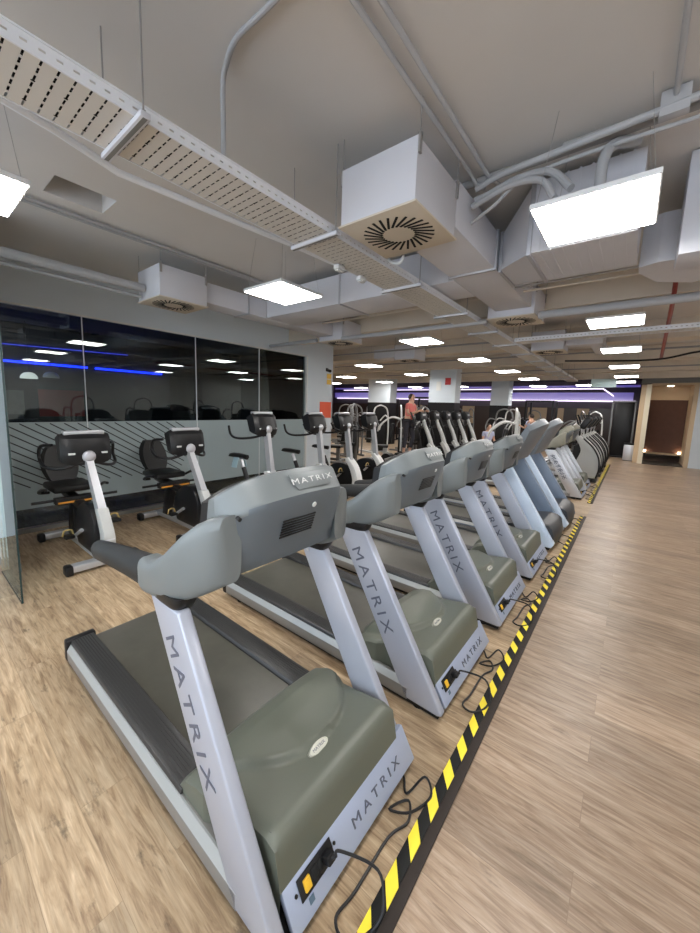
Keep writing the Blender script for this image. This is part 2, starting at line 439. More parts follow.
# slanted black film stripes on the frosted band
f = MB()
for k in range(26):
    ya = -.85 + k * 0.155; z0 = 1.42; ln = 1.3 if k < 17 else 1.3 - (k - 17) * 0.12
    if ln < 0.3: continue
    # line falls toward +y
    yb, zb = ya + 1.0 * ln, z0 - 0.64 * ln
    y_s, z_s = ya, z0
    if y_s < 0.74: z_s -= (0.74 - y_s) * 0.64; y_s = 0.74
    if z_s < 0.34 or zb < 0.34:
        t = (z_s - 0.34) / 0.64; yb, zb = y_s + t, 0.34
    if yb > 3.3 or z_s <= zb: 
        yb = min(yb, 3.3); zb = z_s - (yb - y_s) * 0.64
    if yb <= y_s: continue
    f.prism([(y_s, z_s), (yb, zb), (yb, zb - .017), (y_s, z_s - .017)], -0.046, -0.044, axis='x')
f.build('stripe_film', M['film'], win, smooth=0)

# frameless glass screen by the entrance of the bike area
win2 = bpy.data.objects.new('window_2', None); COL.objects.link(win2); struct(win2); win2.location = (-4.75, 0.58, 0)
MB().box(0.0, 0.865, -0.006, 0.006, 0.012, 3.0).build('pane', M['clear'], win2, smooth=0)
f = MB(); f.box(0.862, 0.874, -0.007, 0.007, 0.0, 3.0); f.box(0, 0.87, -0.008, 0.008, 0.0, 0.014)
f.build('glass_edge', M['glassedge'], win2, smooth=0)

# far wall, its purple glow is a shining band put on further below
struct(MB().box(XL, XR, YF, YF + .15, 0, CZ + .1).build('wall_front', mat('far_wall', (0.10, 0.085, 0.10), 0.7), smooth=0))
f = MB(); f.box(XL + .1, 0.2, YF - .12, YF - .001, 0.0, 2.02)
struct(f.build('trim_6', mat('dark_brown_panel', (0.05, 0.028, 0.022), 0.3), smooth=0))

for k, (x, w_) in enumerate(((-4.4, .9), (-3.1, .35), (-7.9, .7), (-11.5, 1.0), (-2.2, .5))):
    struct(MB().box(x, x + w_, YF - .14, YF - .121, 1.2 if k % 2 else .9, 2.0).build('trim_%d' % (8 + k), M['beige'], smooth=0))
# storefront recess on the right of the far end
sf = bpy.data.objects.new('door_1', None); COL.objects.link(sf); struct(sf); sf.location = (0, 17.2, 0)
MB().box(0.26, 0.40, -0.06, 0.14, 0, 2.86).build('door_frame', mat('cream_post', (0.75, 0.68, 0.52), 0.6), sf, smooth=0)
MB().box(0.12, 0.26, 0.14, 1.2, 0, 2.86).build('door_frame', M['beige'], sf, smooth=0)
MB().box(1.62, 4.19, -0.02, 0.25, 0, 2.9).build('side_wall', M['wall'], sf, smooth=0)
MB().box(1.50, 1.62, 0.05, 1.6, 0, 2.9).build('side_wall', M['beige'], sf, smooth=0)
MB().box(0.40, 1.50, 1.3, 1.4, 0.35, 2.35).build('back_wall', M['brown'], sf, smooth=0)
MB().box(0.40, 1.50, 1.28, 1.4, 2.35, 3.0).build('fascia', M['beige'], sf, smooth=0)
MB().box(0.40, 1.50, 1.1, 1.4, 0.30, 0.36).build('bench', M['beige'], sf, smooth=0)
f = MB()
for k in range(6): f.box(0.40, 1.50, 0.0 + k * 0.22, 0.2 + k * 0.22, 0.002, 0.03 + 0.0 * k)
f.build('decking', M['deckdark'], sf, smooth=0)
MB().box(0.40, 1.60, 0.0, 1.4, 2.84, 2.9).build('soffit', M['beige'], sf, smooth=0)
MB().box(0.85, 1.0, 0.5, 0.65, 2.825, 2.84).build('downlight', emis('warm_lamp', (1, .85, .65), 14), sf, smooth=0)
for x in (0.46, 1.44):
    MB().cyl((x, 1.22, 0.36), (x, 1.22, 0.43), 0.035, n=12).build('uplight', emis('warm_uplight%d' % int(x), (1, .8, .55), 10), sf, smooth=0)
struct(MB().box(0.1, XR, 17.0, 17.5, 2.9, CZ + .05).build('trim_7', M['base'], smooth=0))

# structural columns
def column(x0, x1, y0, y1, name, low=2.0):
    struct(MB().box(x0, x1, y0, y1, low, CZ).build(name, M['wall'], smooth=0))
    struct(MB().box(x0 - .01, x1 + .01, y0 - .01, y1 + .01, 0, low).build(name + '_base', M['blackp'], smooth=0))
column(-5.90, -4.92, 12.5, 13.0, 'wall_column')
column(-5.05, -4.30, 17.0, 17.6, 'wall_column')
column(-10.3, -9.05, 15.0, 15.6, 'wall_column')

# ------------------------------------------------------------------ lights
def make_light():
    t = thing('ceiling_light', 'x', 'ceiling light', (0, 0, 2.9))
    MB().box(-.288, .288, -.295, .295, 0.0, 0.028, 0.004).build('lamp_frame', M['lampframe'], t)
    MB().box(-.277, .277, -.284, .284, -0.004, -0.0005).build('diffuser', M['lamp'], t, smooth=0)
    f = MB()
    for sx in (-1, 1):
        for sy in (-1, 1): MB().tube([(sx * .26, sy * .26, .028), (sx * .20, sy * .20, CZ - 2.9)], 0.0015, 5).build('hanging_wire', M['rod'], t)
    return t
L0 = make_light()
LP = []
for i, y in enumerate((0.0, 2.7, 5.82, 8.35, 11.25, 14.1)): LP.append((-0.3, y, i, 'right'))
for i, y in enumerate((0.29, 2.7, 5.9, 8.6, 11.4, 14.2)): LP.append((-2.98, y, i, 'middle'))
for i, y in enumerate((8.57, 11.4, 14.2)): LP.append((-5.9, y, i, 'left'))
for i, y in enumerate((8.6, 11.4, 14.2)): LP.append((-8.9, y, i, 'far left'))
for i, y in enumerate((8.6, 11.4, 14.2)): LP.append((-11.9, y, i, 'outermost left'))
for i, y in enumerate((-2.6,)):
    LP.append((-0.3, y, 7, 'right')); LP.append((-2.98, y, 7, 'middle'))
for y in (0.5, 3.0, 7.0, 11.0): LP.append((2.7, y, 8, 'aisle'))
ordn = ['nearest', 'second', 'third', 'fourth', 'fifth', 'sixth', 'seventh', 'rearmost', 'extra']
first = True
for x, y, i, nm in LP:
    if nm == 'right': lab = ['square ceiling light panel overhead, out of frame to the right', 'largest bright square light panel, right of the big air diffuser box',
            'light panel below the ribbed duct end, second in the right-hand line', 'light panel under the second cable tray on the right', 'fourth visible light panel along the right-hand line',
            'farthest small light panel of the right-hand line'][i] if i < 6 else 'square light panel behind the camera on the right'
    elif nm == 'middle': lab = ['bright light panel cut off by the left edge of the photo', 'bright square light panel left of the perforated cable tray, above the studio glass',
            'light panel beyond the wide cross duct in the middle line', 'small light panel right of the column, fourth in the middle line', 'tiny light panel fifth along the middle line', 'farthest light panel of the middle line'][i] if i < 6 else 'square light panel behind the camera on the left'
    elif nm == 'aisle': lab = 'square light panel over the right aisle outside the view, %s from the camera' % ['first', 'second', 'third', 'fourth'][[0.5, 3.0, 7.0, 11.0].index(y)]
    else: lab = 'square light panel %s in the %s line beyond the studio corner' % (ordn[i], nm)
    if first: o = L0; first = False
    else: o = copy_tree(L0)
    o.location = (x, y, 2.9); o['label'] = lab; o['group'] = 'square ceiling light panels'
for i, (x, y) in enumerate(((-1.6, 17.3), (-3.3, 17.6), (-6.6, 17.4), (-0.35, 15.8), (-9, 17.4), (-12.5, 17.4))):
    o = copy_tree(L0); o.location = (x, y, 2.86); o['group'] = 'square ceiling light panels'
    o['label'] = ['light panel under the black ceiling, left of the far tower', 'light panel under the black ceiling beyond the second column', 'light panel under the black ceiling beyond the big column',
                  'last light panel of the right line before the black ceiling', 'light panel under the black ceiling behind the left column', 'light panel under the black ceiling at the far left corner'][i]

# purple wall glow painted as shining bands, and white LED lines
def led(name, lab, x0, x1, y, z, m, h=0.05, grp=None):
    o = MB().box(x0, x1, y - .03, y, z, z + h).build(name, m, smooth=0); tag(o, lab, 'led light', grp); return o
led('led_strip', 'long purple light band high on the far wall', -17.8, -0.1, YF - .002, 2.42, M['purple'], 0.36, 'far wall light strips')
led('led_strip', 'upper purple light band just under the black ceiling of the far wall', -17.8, 0.1, YF - .002, 3.02, M['purple'], 0.10, 'far wall light strips')
led('led_strip', 'white light line hanging across the far end above the purple band', -16.5, -1.24, 20.9, 2.90, M['whiteled'], 0.05, 'far wall light strips')
led('led_strip', 'lower white light line along the far wall above the dark panels', -17.5, 0.0, YF - .13, 2.34, M['whiteled'], 0.06, 'far wall light strips')
o = MB().prism([(-1.24, 2.97), (-.80, 2.62), (-.80, 2.55), (-1.24, 2.90)], 20.87, 20.9).build('led_strip', M['whiteled'], smooth=0)
tag(o, 'short slanting white light line at the right end of the upper line', 'led light', 'far wall light strips')
# blue studio LEDs
def tube_obj(name, lab, cat, pts, r, m, grp=None, n=10):
    o = MB().tube(pts, r, n).build(name, m); tag(o, lab, cat, grp); return o
tube_obj('led_strip', 'left blue neon line on the dark studio wall behind the glass', 'led light', [(-9.57, 0.0, 2.44), (-9.57, 2.85, 2.44)], 0.022, M['blue'], 'blue studio light lines')
tube_obj('led_strip', 'right blue neon line on the dark studio wall behind the glass', 'led light', [(-9.57, 3.0, 2.44), (-9.57, 4.5, 2.44)], 0.022, M['blue'], 'blue studio light lines')
tube_obj('led_strip', 'upper thin blue neon line near the studio ceiling', 'led light', [(-9.57, 0.0, 2.72), (-9.57, 3.7, 2.82)], 0.008, M['bluedim'], 'blue studio light lines')

# ------------------------------------------------------------------ ceiling services
def cable_tray(x0, x1, y0, y1, along, lab, z=2.9):
    """perforated tray; local y = length"""
    ln = (y1 - y0) if along == 'y' else (x1 - x0)
    wd = (x1 - x0) if along == 'y' else (y1 - y0)
    t = thing('cable_tray', lab, 'cable tray', (x0, y0, z))
    if along == 'x': t.rotation_euler = (0, 0, -PI / 2); t.location = (x0, y1, z)
    MB().box(0, wd, 0, ln, 0, 0.0015).build('tray_bottom', M['trayb'], t, smooth=0)
    for xx in (0, wd): MB().box(xx - .001, xx + .001, 0, ln, 0.0, 0.055).build('tray_side', M['trays'], t, smooth=0)
    f = MB()
    for xx in (0, wd): f.box(xx - .006, xx + .006, 0, ln, 0.052, 0.058); f.box(xx - .003, xx + .003, 0, ln, -0.003, 0.003)
    f.build('edge_lip', M['traylip'], t, smooth=0)
    return t
TR = cable_tray(-2.02, -1.70, -3.9, 15.8, 'y', 'long perforated white cable tray running from top left into the distance')
br_first = None
for k in range(-3, 12):
    y = 0.74 + 1.22 * k
    if br_first is None:
        br_first = t = thing('tray_hanger', 'x', 'hanger', (-1.86, y, 2.875), 0, 'cable tray hangers')
        st = MB().box(-0.21, 0.22, -0.02, 0.02, 0, 0.024, 0.003).build('strut', M['duct'], t)
        MB().box(-0.205, 0.215, -0.009, 0.009, -0.001, 0.002).build('channel_slot', M['base'], st, smooth=0)
        f = MB()
        for x in (-0.2, 0.2):
            f = MB(); f.tube([(x, 0, 0), (x, 0, CZ - 2.875)], 0.004, 6); f.cyl((x, 0, 0.024), (x, 0, 0.036), 0.010, n=6)
            f.build('threaded_rod', M['rod'], t)
    else:
        t = copy_tree(br_first); t.location = (-1.86, y, 2.875)
    j = k
    t['label'] = ('cable tray hanger above the first treadmill, largest in view' if k == 0 else 'cable tray hanger beside the big diffuser box' if k == 1 else
                  'cable tray hanger behind the camera, %s back' % ordn[-k - 1] if k < 0 else 'cable tray hanger %s beyond the one beside the big diffuser box' % (['first', 'second', 'third', 'fourth', 'fifth', 'sixth', 'seventh', 'eighth', 'ninth', 'tenth'][k - 2]))
cable_tray(-1.66, XR - .02, 6.62, 6.86, 'x', 'second perforated cable tray crossing right, branching off the long tray', 2.9)

for k in range(8):
    xx = -1.985 + k * 0.0355
    o = MB().tube(curve([(xx, y, 2.921 + .003 * (k % 2)) for y in (-3.8, -1, 1.5, 4, 7, 10, 13, 15.7)], 3), 0.0165, 8).build('cable', M['blackp'])
    tag(o, 'black cable lying in the long perforated cable tray', 'cable', 'cables lying in the long tray')
# air diffuser boxes
def make_diffuser():
    t = thing('air_diffuser', 'x', 'air diffuser', (0, 0, 2.9))
    MB().box(-.265, .265, -.285, .285, 0.006, 0.34, 0.003).build('plenum_box', M['duct'], t)
    MB().box(-.277, .277, -.297, .297, -0.006, 0.006, 0.002).build('diffuser_plate', M['plate'], t)
    f = MB()
    for k in range(26):
        a = 2 * PI * k / 26
        mt = Matrix.Rotation(a, 4, 'Z') @ Matrix.Translation((0.166, 0, 0)) @ Matrix.Rotation(0.38, 4, 'Z')
        f.box(-0.068, 0.068, -0.0078, 0.0078, -0.0085, -0.0055, mtx=mt)
    f.build('swirl_slots', M['slot'], t, smooth=0)
    f = MB()
    for sx in (-1, 1):
        for sy in (-1, 1):
            f = MB()
            f.tube([(sx * .27, sy * .27, .28), (sx * .27, sy * .27, CZ - 2.9)], 0.0035, 6)
            f.box(sx * .27 - .008, sx * .27 + .008, sy * .27 - .012, sy * .27 + .012, 0.25, 0.34)
            f.cyl((sx * .27, sy * .27, .335), (sx * .27, sy * .27, .352), 0.014, n=8)
            f.build('hanging_rod', M['rod'], t)
    return t
D0 = make_diffuser()
dl = [((-1.335, 2.225), 'big white air diffuser box hanging beside the cable tray, largest in view'),
      ((-4.43, 2.25), 'air diffuser box hanging in front of the studio glass wall'),
      ((-4.30, 5.30), 'air diffuser box above the corner pier with the orange poster'),
      ((-1.30, 5.15), 'air diffuser box at the end of the duct, above the second cable tray'),
      ((-1.38, 8.05), 'air diffuser box hanging just beyond the second cable tray'),
      ((-4.35, 8.05), 'air diffuser box beyond the corner pier, between two light panels')]
for i, ((x, y), lab) in enumerate(dl):
    o = D0 if i == 0 else copy_tree(D0)
    o.location = (x, y, 2.9); o['label'] = lab; o['group'] = 'square swirl air diffusers'

def duct(lab, boxes, joints=(), name='air_duct', loc=(0, 0, 0)):
    t = thing(name, lab, 'air duct', loc)
    f = MB()
    for b in boxes: f.box(*b, 0.004)
    f.build('duct_body', M['duct'], t)
    if joints:
        f = MB()
        for b in joints: f.box(*b, 0.002)
        f.build('duct_flange', M['ductjoint'], t)
    return t
duct('white duct running away from the big diffuser box to the next one',
     [(-1.47, -1.07, 2.515, 4.86, 2.98, 3.28)], [(-1.485, -1.055, 3.40, 3.43, 2.965, 3.295)])
duct('white duct in front of the studio wall joining two diffuser boxes',
     [(-4.55, -4.25, 2.54, 5.01, 2.98, 3.22)], [(-4.565, -4.235, 3.2, 3.22, 2.965, 3.235)])
duct('wide grey cross duct spanning from the studio wall to the cable tray side',
     [(-4.24, -1.475, 3.52, 4.12, 2.98, 3.32)], [(-2.9, -2.88, 3.505, 4.135, 2.965, 3.335)])
duct('white duct between the two farther diffuser boxes by the corner pier', [(-5.3, -4.62, 7.9, 8.2, 2.98, 3.2)])
duct('short duct branch beside the diffuser box beyond the second tray', [(-1.10, -0.55, 7.9, 8.2, 2.98, 3.2), (-0.75, -0.55, 8.2, 9.4, 2.98, 3.2)])
# big ribbed duct with taper piece
t = thing('ribbed_duct', 'large ribbed air duct with tapered mouth under the biggest light panel', 'air duct', (0, 0, 0))
f = MB()
f.loft([[(-1.053, 3.50, 2.985), (-1.053, 3.95, 2.985), (-1.053, 3.95, 3.28), (-1.053, 3.50, 3.28)],
        [(-0.72, 3.04, 2.90), (-0.72, 3.72, 2.90), (-0.72, 3.72, 3.38), (-0.72, 3.04, 3.38)]])
f.build('taper_piece', M['duct'], t, smooth=20)
f = MB(); f.box(-0.72, -0.10, 3.04, 3.72, 2.90, 3.38)
for k in range(8): 
    x = -0.66 + k * 0.07
    f.box(x, x + 0.012, 3.035, 3.725, 2.895, 3.385)
f.build('ribbed_body', M['duct'], t, smooth=0)
f = MB(); f.box(-0.735, -0.705, 3.025, 3.735, 2.885, 3.395, 0.002); f.box(-1.062, -1.038, 3.48, 3.97, 2.965, 3.30, 0.002)
f.build('duct_flange', M['ductjoint'], t)
t = thing('duct_elbow', 'faceted white duct elbow at the right edge, beyond the ribbed duct', 'air duct', (0, 0, 0))
f = MB()
f.prism([(-0.09, 3.80), (0.02, 3.74), (4.1, 3.80), (4.1, 4.35), (0.45, 4.35), (0.27, 4.45), (0.03, 4.28), (-0.09, 3.95)], 2.90, 3.25, axis='z', bev=.004)
f.build('duct_body', M['duct'], t, smooth=20)
t = thing('vertical_duct', 'tall white duct side cut off by the right edge of the photo', 'air duct', (0, 0, 0))
MB().box(0.115, 0.9, 3.33, 3.70, 2.80, 3.42, 0.004).build('duct_body', M['duct'], t)

# pipes
G = 'ceiling pipes and conduits'
def pipe(lab, pts, r, m='pipe', n=10, smooth_pts=False, name='conduit', cat='pipe'):
    return tube_obj(name, lab, cat, curve(pts, 6) if smooth_pts else pts, r, M[m], G, n)
pipe('left of the two parallel conduits on the ceiling running toward the big diffuser box', [(-1.06, YB + .1, 3.395), (-1.06, 2.70, 3.395), (-1.05, 2.78, 3.36), (-1.0, 2.83, 3.33)], 0.013)
pipe('right of the two parallel conduits on the ceiling beside the big diffuser box', [(-0.97, YB + .1, 3.395), (-0.97, 2.70, 3.395), (-0.95, 2.78, 3.36), (-0.9, 2.83, 3.33)], 0.013)
pipe('vertical conduit rising from the cable tray and bending across the ceiling', [(-1.81, 1.21, 2.94), (-1.81, 1.21, 3.20), (-1.81, 1.21, 3.36), (-1.76, 1.19, 3.405), (-1.60, 1.14, 3.412), (-1.40, 1.14, 3.412), (-1.12, 1.14, 3.412)], 0.013, smooth_pts=True)
pipe('white pipe following the underside of the cable tray on its left', [(-2.12, YB + .1, 3.0), (-2.17, 0.2, 3.0), (-2.25, 0.59, 3.0), (-2.355, 0.90, 3.0), (-2.33, 1.12, 3.0), (-2.29, 1.53, 3.0), (-2.22, 2.1, 3.0), (-2.14, 3.3, 3.0)], 0.019, 'traylip')
pipe('left of two thin conduits on the ceiling past the square hatch', [(-4.19, YB + .1, 3.40), (-4.19, 5.5, 3.40)], 0.014)
pipe('right of two thin conduits on the ceiling past the square hatch', [(-4.12, YB + .1, 3.40), (-4.12, 5.5, 3.40)], 0.014)
pipe('thick white pipe running above the studio glass into a diffuser box', [(-4.52, YB + .1, 3.03), (-4.52, 1.95, 3.03)], 0.045, n=16)
pipe('thin pipe under the thick white pipe above the studio glass', [(-4.60, YB + .1, 2.955), (-4.60, 1.95, 2.955)], 0.018)
pipe('long grey pipe crossing the ceiling behind the big diffuser box to the right', [(-1.75, 2.80, 3.385), (XR - .05, 2.84, 3.385)], 0.026, 'pipegrey', 14)
pipe('first flexible grey conduit looping over the tapered duct', [(-1.03, 2.74, 3.30), (-0.85, 2.72, 3.33), (-0.6, 2.70, 3.33), (-0.1, 2.68, 3.34), (0.6, 2.68, 3.35), (4.0, 2.70, 3.35)], 0.02, smooth_pts=True)
pipe('second flexible grey conduit looping over the tapered duct', [(-1.04, 2.76, 3.24), (-0.95, 2.76, 3.25), (-0.75, 2.74, 3.28), (-0.55, 2.68, 3.22), (-0.42, 2.6, 3.05)], 0.022, smooth_pts=True)
pipe('third flexible grey conduit looping over the tapered duct', [(-1.04, 2.72, 3.18), (-0.95, 2.71, 3.20), (-0.78, 2.70, 3.23), (-0.6, 2.66, 3.18), (-0.5, 2.6, 3.02)], 0.02, smooth_pts=True)
pipe('straight thin white conduit below the flexible loops', [(-1.05, 2.74, 3.08), (-0.90, 2.72, 3.14), (-0.62, 2.74, 3.28), (0.3, 2.78, 3.30)], 0.012, smooth_pts=True)
pipe('wrapped grey hose dropping to the biggest light panel', [(-0.14, 2.88, 3.34), (-0.25, 2.80, 3.32), (-0.29, 2.74, 3.22), (-0.29, 2.70, 3.0)], 0.03, 'pipe', 12, True)
pipe('thin grey conduit along the ceiling right of the wrapped hose', [(-0.5, 2.70, 3.36), (0.3, 2.72, 3.37), (4.0, 2.72, 3.37)], 0.012, 'pipegrey')
pipe('conduit dropping from the top right ceiling into the junction box', [(0.0, YB + .2, 3.40), (0.0, 2.6, 3.40), (0.0, 2.70, 3.38)], 0.013)
o = MB().box(-0.06, 0.06, 2.66, 2.72, 3.30, 3.42, .004).build('junction_box', M['pipe']); tag(o, 'square junction box on the ceiling at the upper right', 'junction box')
pipe('white pipe crossing the whole room beyond the diffuser box row', [(-5.9, 5.0, 2.93), (-4.62, 5.0, 2.93)], 0.035, 'pipe', 14)
pipe('white pipe crossing from the corner pier to the right wall', [(-4.0, 4.97, 2.90), (-1.60, 4.97, 2.90)], 0.035, 'pipe', 14)
pipe('white pipe running right from the second diffuser box row', [(-1.0, 4.97, 2.90), (XR - .01, 4.97, 2.90)], 0.045, 'pipe', 14)
pipe('black cable drooping under the far ceiling on the right', [(-1.4, 10.2, 2.98), (0.2, 10.2, 2.92), (1.2, 10.1, 3.06), (4, 10.0, 3.08)], 0.02, 'blackp', 8, True, 'cable', 'cable')
pipe('thin dark steel pipe crossing below the ribbed duct', [(-1.7, 4.1, 3.0), (XR - .01, 4.1, 3.0)], 0.010, 'rod', 8)
pipe('thin brown pipe crossing under the ceiling beyond the ribbed duct', [(-4, 4.45, 3.05), (XR - .01, 4.45, 3.05)], 0.012, 'beam', 8)
for k, (y, z) in enumerate(((7.4, 3.06), (9.6, 3.06), (12.9, 3.05))):
    pipe('thin pipe crossing the far ceiling, %s beyond the second tray' % ordn[k], [(-8, y, z), (XR - .01, y, z)], 0.018, 'pipegrey', 8)
t = thing('sprinkler_pipe', 'dark red sprinkler pipe with branch under the ceiling on the right', 'pipe', (0, 0, 0))
f = MB(); f.tube([(XR - .05, 5.42, 3.0), (0.20, 5.40, 3.0), (0.33, 10.6, 3.0)], 0.028, 12); f.build('pipe_run', M['red'], t)
f = MB(); f.tube([(0.20, 5.40, 3.0), (0.20, 5.40, 3.41)], 0.022, 10); f.cyl((0.16, 5.40, 3.0), (0.27, 5.40, 3.0), 0.042, n=12); f.build('fitting', M['red'], t)
for i, (y, x) in enumerate(((2.42, -2.0), (2.73, -2.0))):
    t = thing('sensor_box', ('nearer' if i == 0 else 'farther') + ' small white box clipped under the cable tray', 'sensor', (x, y, 2.84), 0, 'small white boxes under the tray')
    MB().box(-.025, .025, -.045, .045, 0.02, 0.055, 0.004).build('housing', M['whitep'], t)
    MB().box(-.018, .018, -.035, .035, 0.008, 0.02, 0.004).build('lens', M['whitep'], t)
pipe('white cable hanging under the big diffuser box', [(-1.50, 2.60, 2.97), (-1.53, 2.60, 2.88), (-1.62, 2.62, 2.90), (-1.69, 2.66, 2.965)], 0.011, 'whitep', 8, True, 'cable', 'cable')

# small things on the corner pier
o = MB().box(WX + .001, WX + .008, 6.60, 7.02, 1.46, 1.85).build('poster', M['poster'], smooth=0); tag(o, 'plain orange-red poster on the white corner pier', 'poster')
for i, z in enumerate((2.42, 2.28)):
    o = MB().box(WX + .001, WX + .006, 6.84, 7.00, z, z + .12).build('notice', M['yellowsign'], smooth=0)
    tag(o, ('upper' if i == 0 else 'lower') + ' small yellow notice high on the corner pier', 'notice', 'yellow notices')
t = thing('security_camera', 'black security camera mounted high on the corner pier', 'camera', (WX + .001, 6.82, 2.62))
MB().box(0, .03, -.03, .03, -.03, .05, .004).build('bracket', M['blackp'], t); MB().cyl((.03, 0, 0), (.15, -.03, -.03), 0.035, n=12).build('camera_body', M['blackp'], t)
o = MB().box(-5.30, -5.10, 12.475, 12.488, 2.62, 2.86).build('exit_sign', M['signred'], smooth=0); tag(o, 'small red sign high on the big column', 'sign')
o = MB().box(-5.62, -5.44, 12.475, 12.488, 2.42, 2.74).build('framed_notice', M['wallwhite'], smooth=0); tag(o, 'white framed notice beside the red sign on the column', 'notice')
t = thing('hanging_sign', 'pale acrylic sign hanging near the far black ceiling', 'sign', (-0.9, 15.2, 2.65))
MB().box(-.35, .35, -.01, .01, 0, .28, .004).build('sign_panel', M['exit'], t)
f = MB(); f.tube([(-.3, 0, .28), (-.3, 0, .78)], .004, 6); f.tube([(.3, 0, .28), (.3, 0, .78)], .004, 6); f.build('hanging_wire', M['rod'], t)

# studio contents
for i, (y, z, lab) in enumerate(((1.75, 2.14, 'left white dome pendant lamp behind the studio glass'), (2.10, 2.18, 'right white dome pendant lamp behind the studio glass'))):
    t = thing('pendant_lamp', lab, 'lamp', (-9.2, y, z), 0, 'studio pendant lamps')
    rings = []
    for k in range(7):
        a = k / 6 * PI / 2; r = 0.13 * math.sin(a) + .01; zz = 0.12 * math.cos(a)
        rings.append([(r * math.cos(2 * PI * j / 16), r * math.sin(2 * PI * j / 16), zz - .03) for j in range(16)])
    MB().loft(rings, cap=False).build('lamp_shade', M['dome'] if i == 0 else M['whitep'], t)
    MB().tube([(0, 0, .09), (0, 0, 3.2 - z)], .006, 6).build('cord', M['blackp'], t)
o = MB().box(-9.595, -9.575, 1.95, 2.75, 1.36, 1.92).build('poster', M['posterred'], smooth=0); tag(o, 'dark red poster on the studio back wall', 'poster')
o = MB().box(-9.595, -9.575, 1.32, 1.72, 1.40, 1.88).build('picture', M['posterpic'], smooth=0); tag(o, 'grey framed picture on the studio back wall, left of the red poster', 'picture')
o = MB().box(-9.595, -9.57, 4.7, 5.6, 1.5, 2.4).build('wall_screen', M['screen'], smooth=0); tag(o, 'black screen on the studio back wall', 'screen')

# ------------------------------------------------------------------ hazard strip
def strip(y0, y1, lab):
    t = thing('floor_strip', lab, 'floor strip', (-0.495, y0, 0), 0, 'striped floor strips along the machines')
    ln = y1 - y0
    MB().box(-0.046, 0.005, 0, ln, 0.0005, 0.010, 0.002).build('hazard_tape', M['tape'], t)
    MB().box(0.0055, 0.046, 0, ln, 0.0005, 0.012, 0.003).build('rubber_edge', M['ramp'], t)
strip(-1.0, 7.35, 'near yellow and black hazard strip with dark rubber edge beside the treadmills')
strip(8.55, 15.8, 'far yellow and black hazard strip beside the far treadmills and steppers')

# ------------------------------------------------------------------ treadmill
def lerp(a, b, t): return a + (b - a) * t
def interp(tab, x):
    if x <= tab[0][0]: return tab[0][1]
    for (x0, y0), (x1, y1) in zip(tab[:-1], tab[1:]):
        if x <= x1:
            t = (x - x0) / (x1 - x0); t = t * t * (3 - 2 * t) if False else t
            return lerp(y0, y1, t)
    return tab[-1][1]

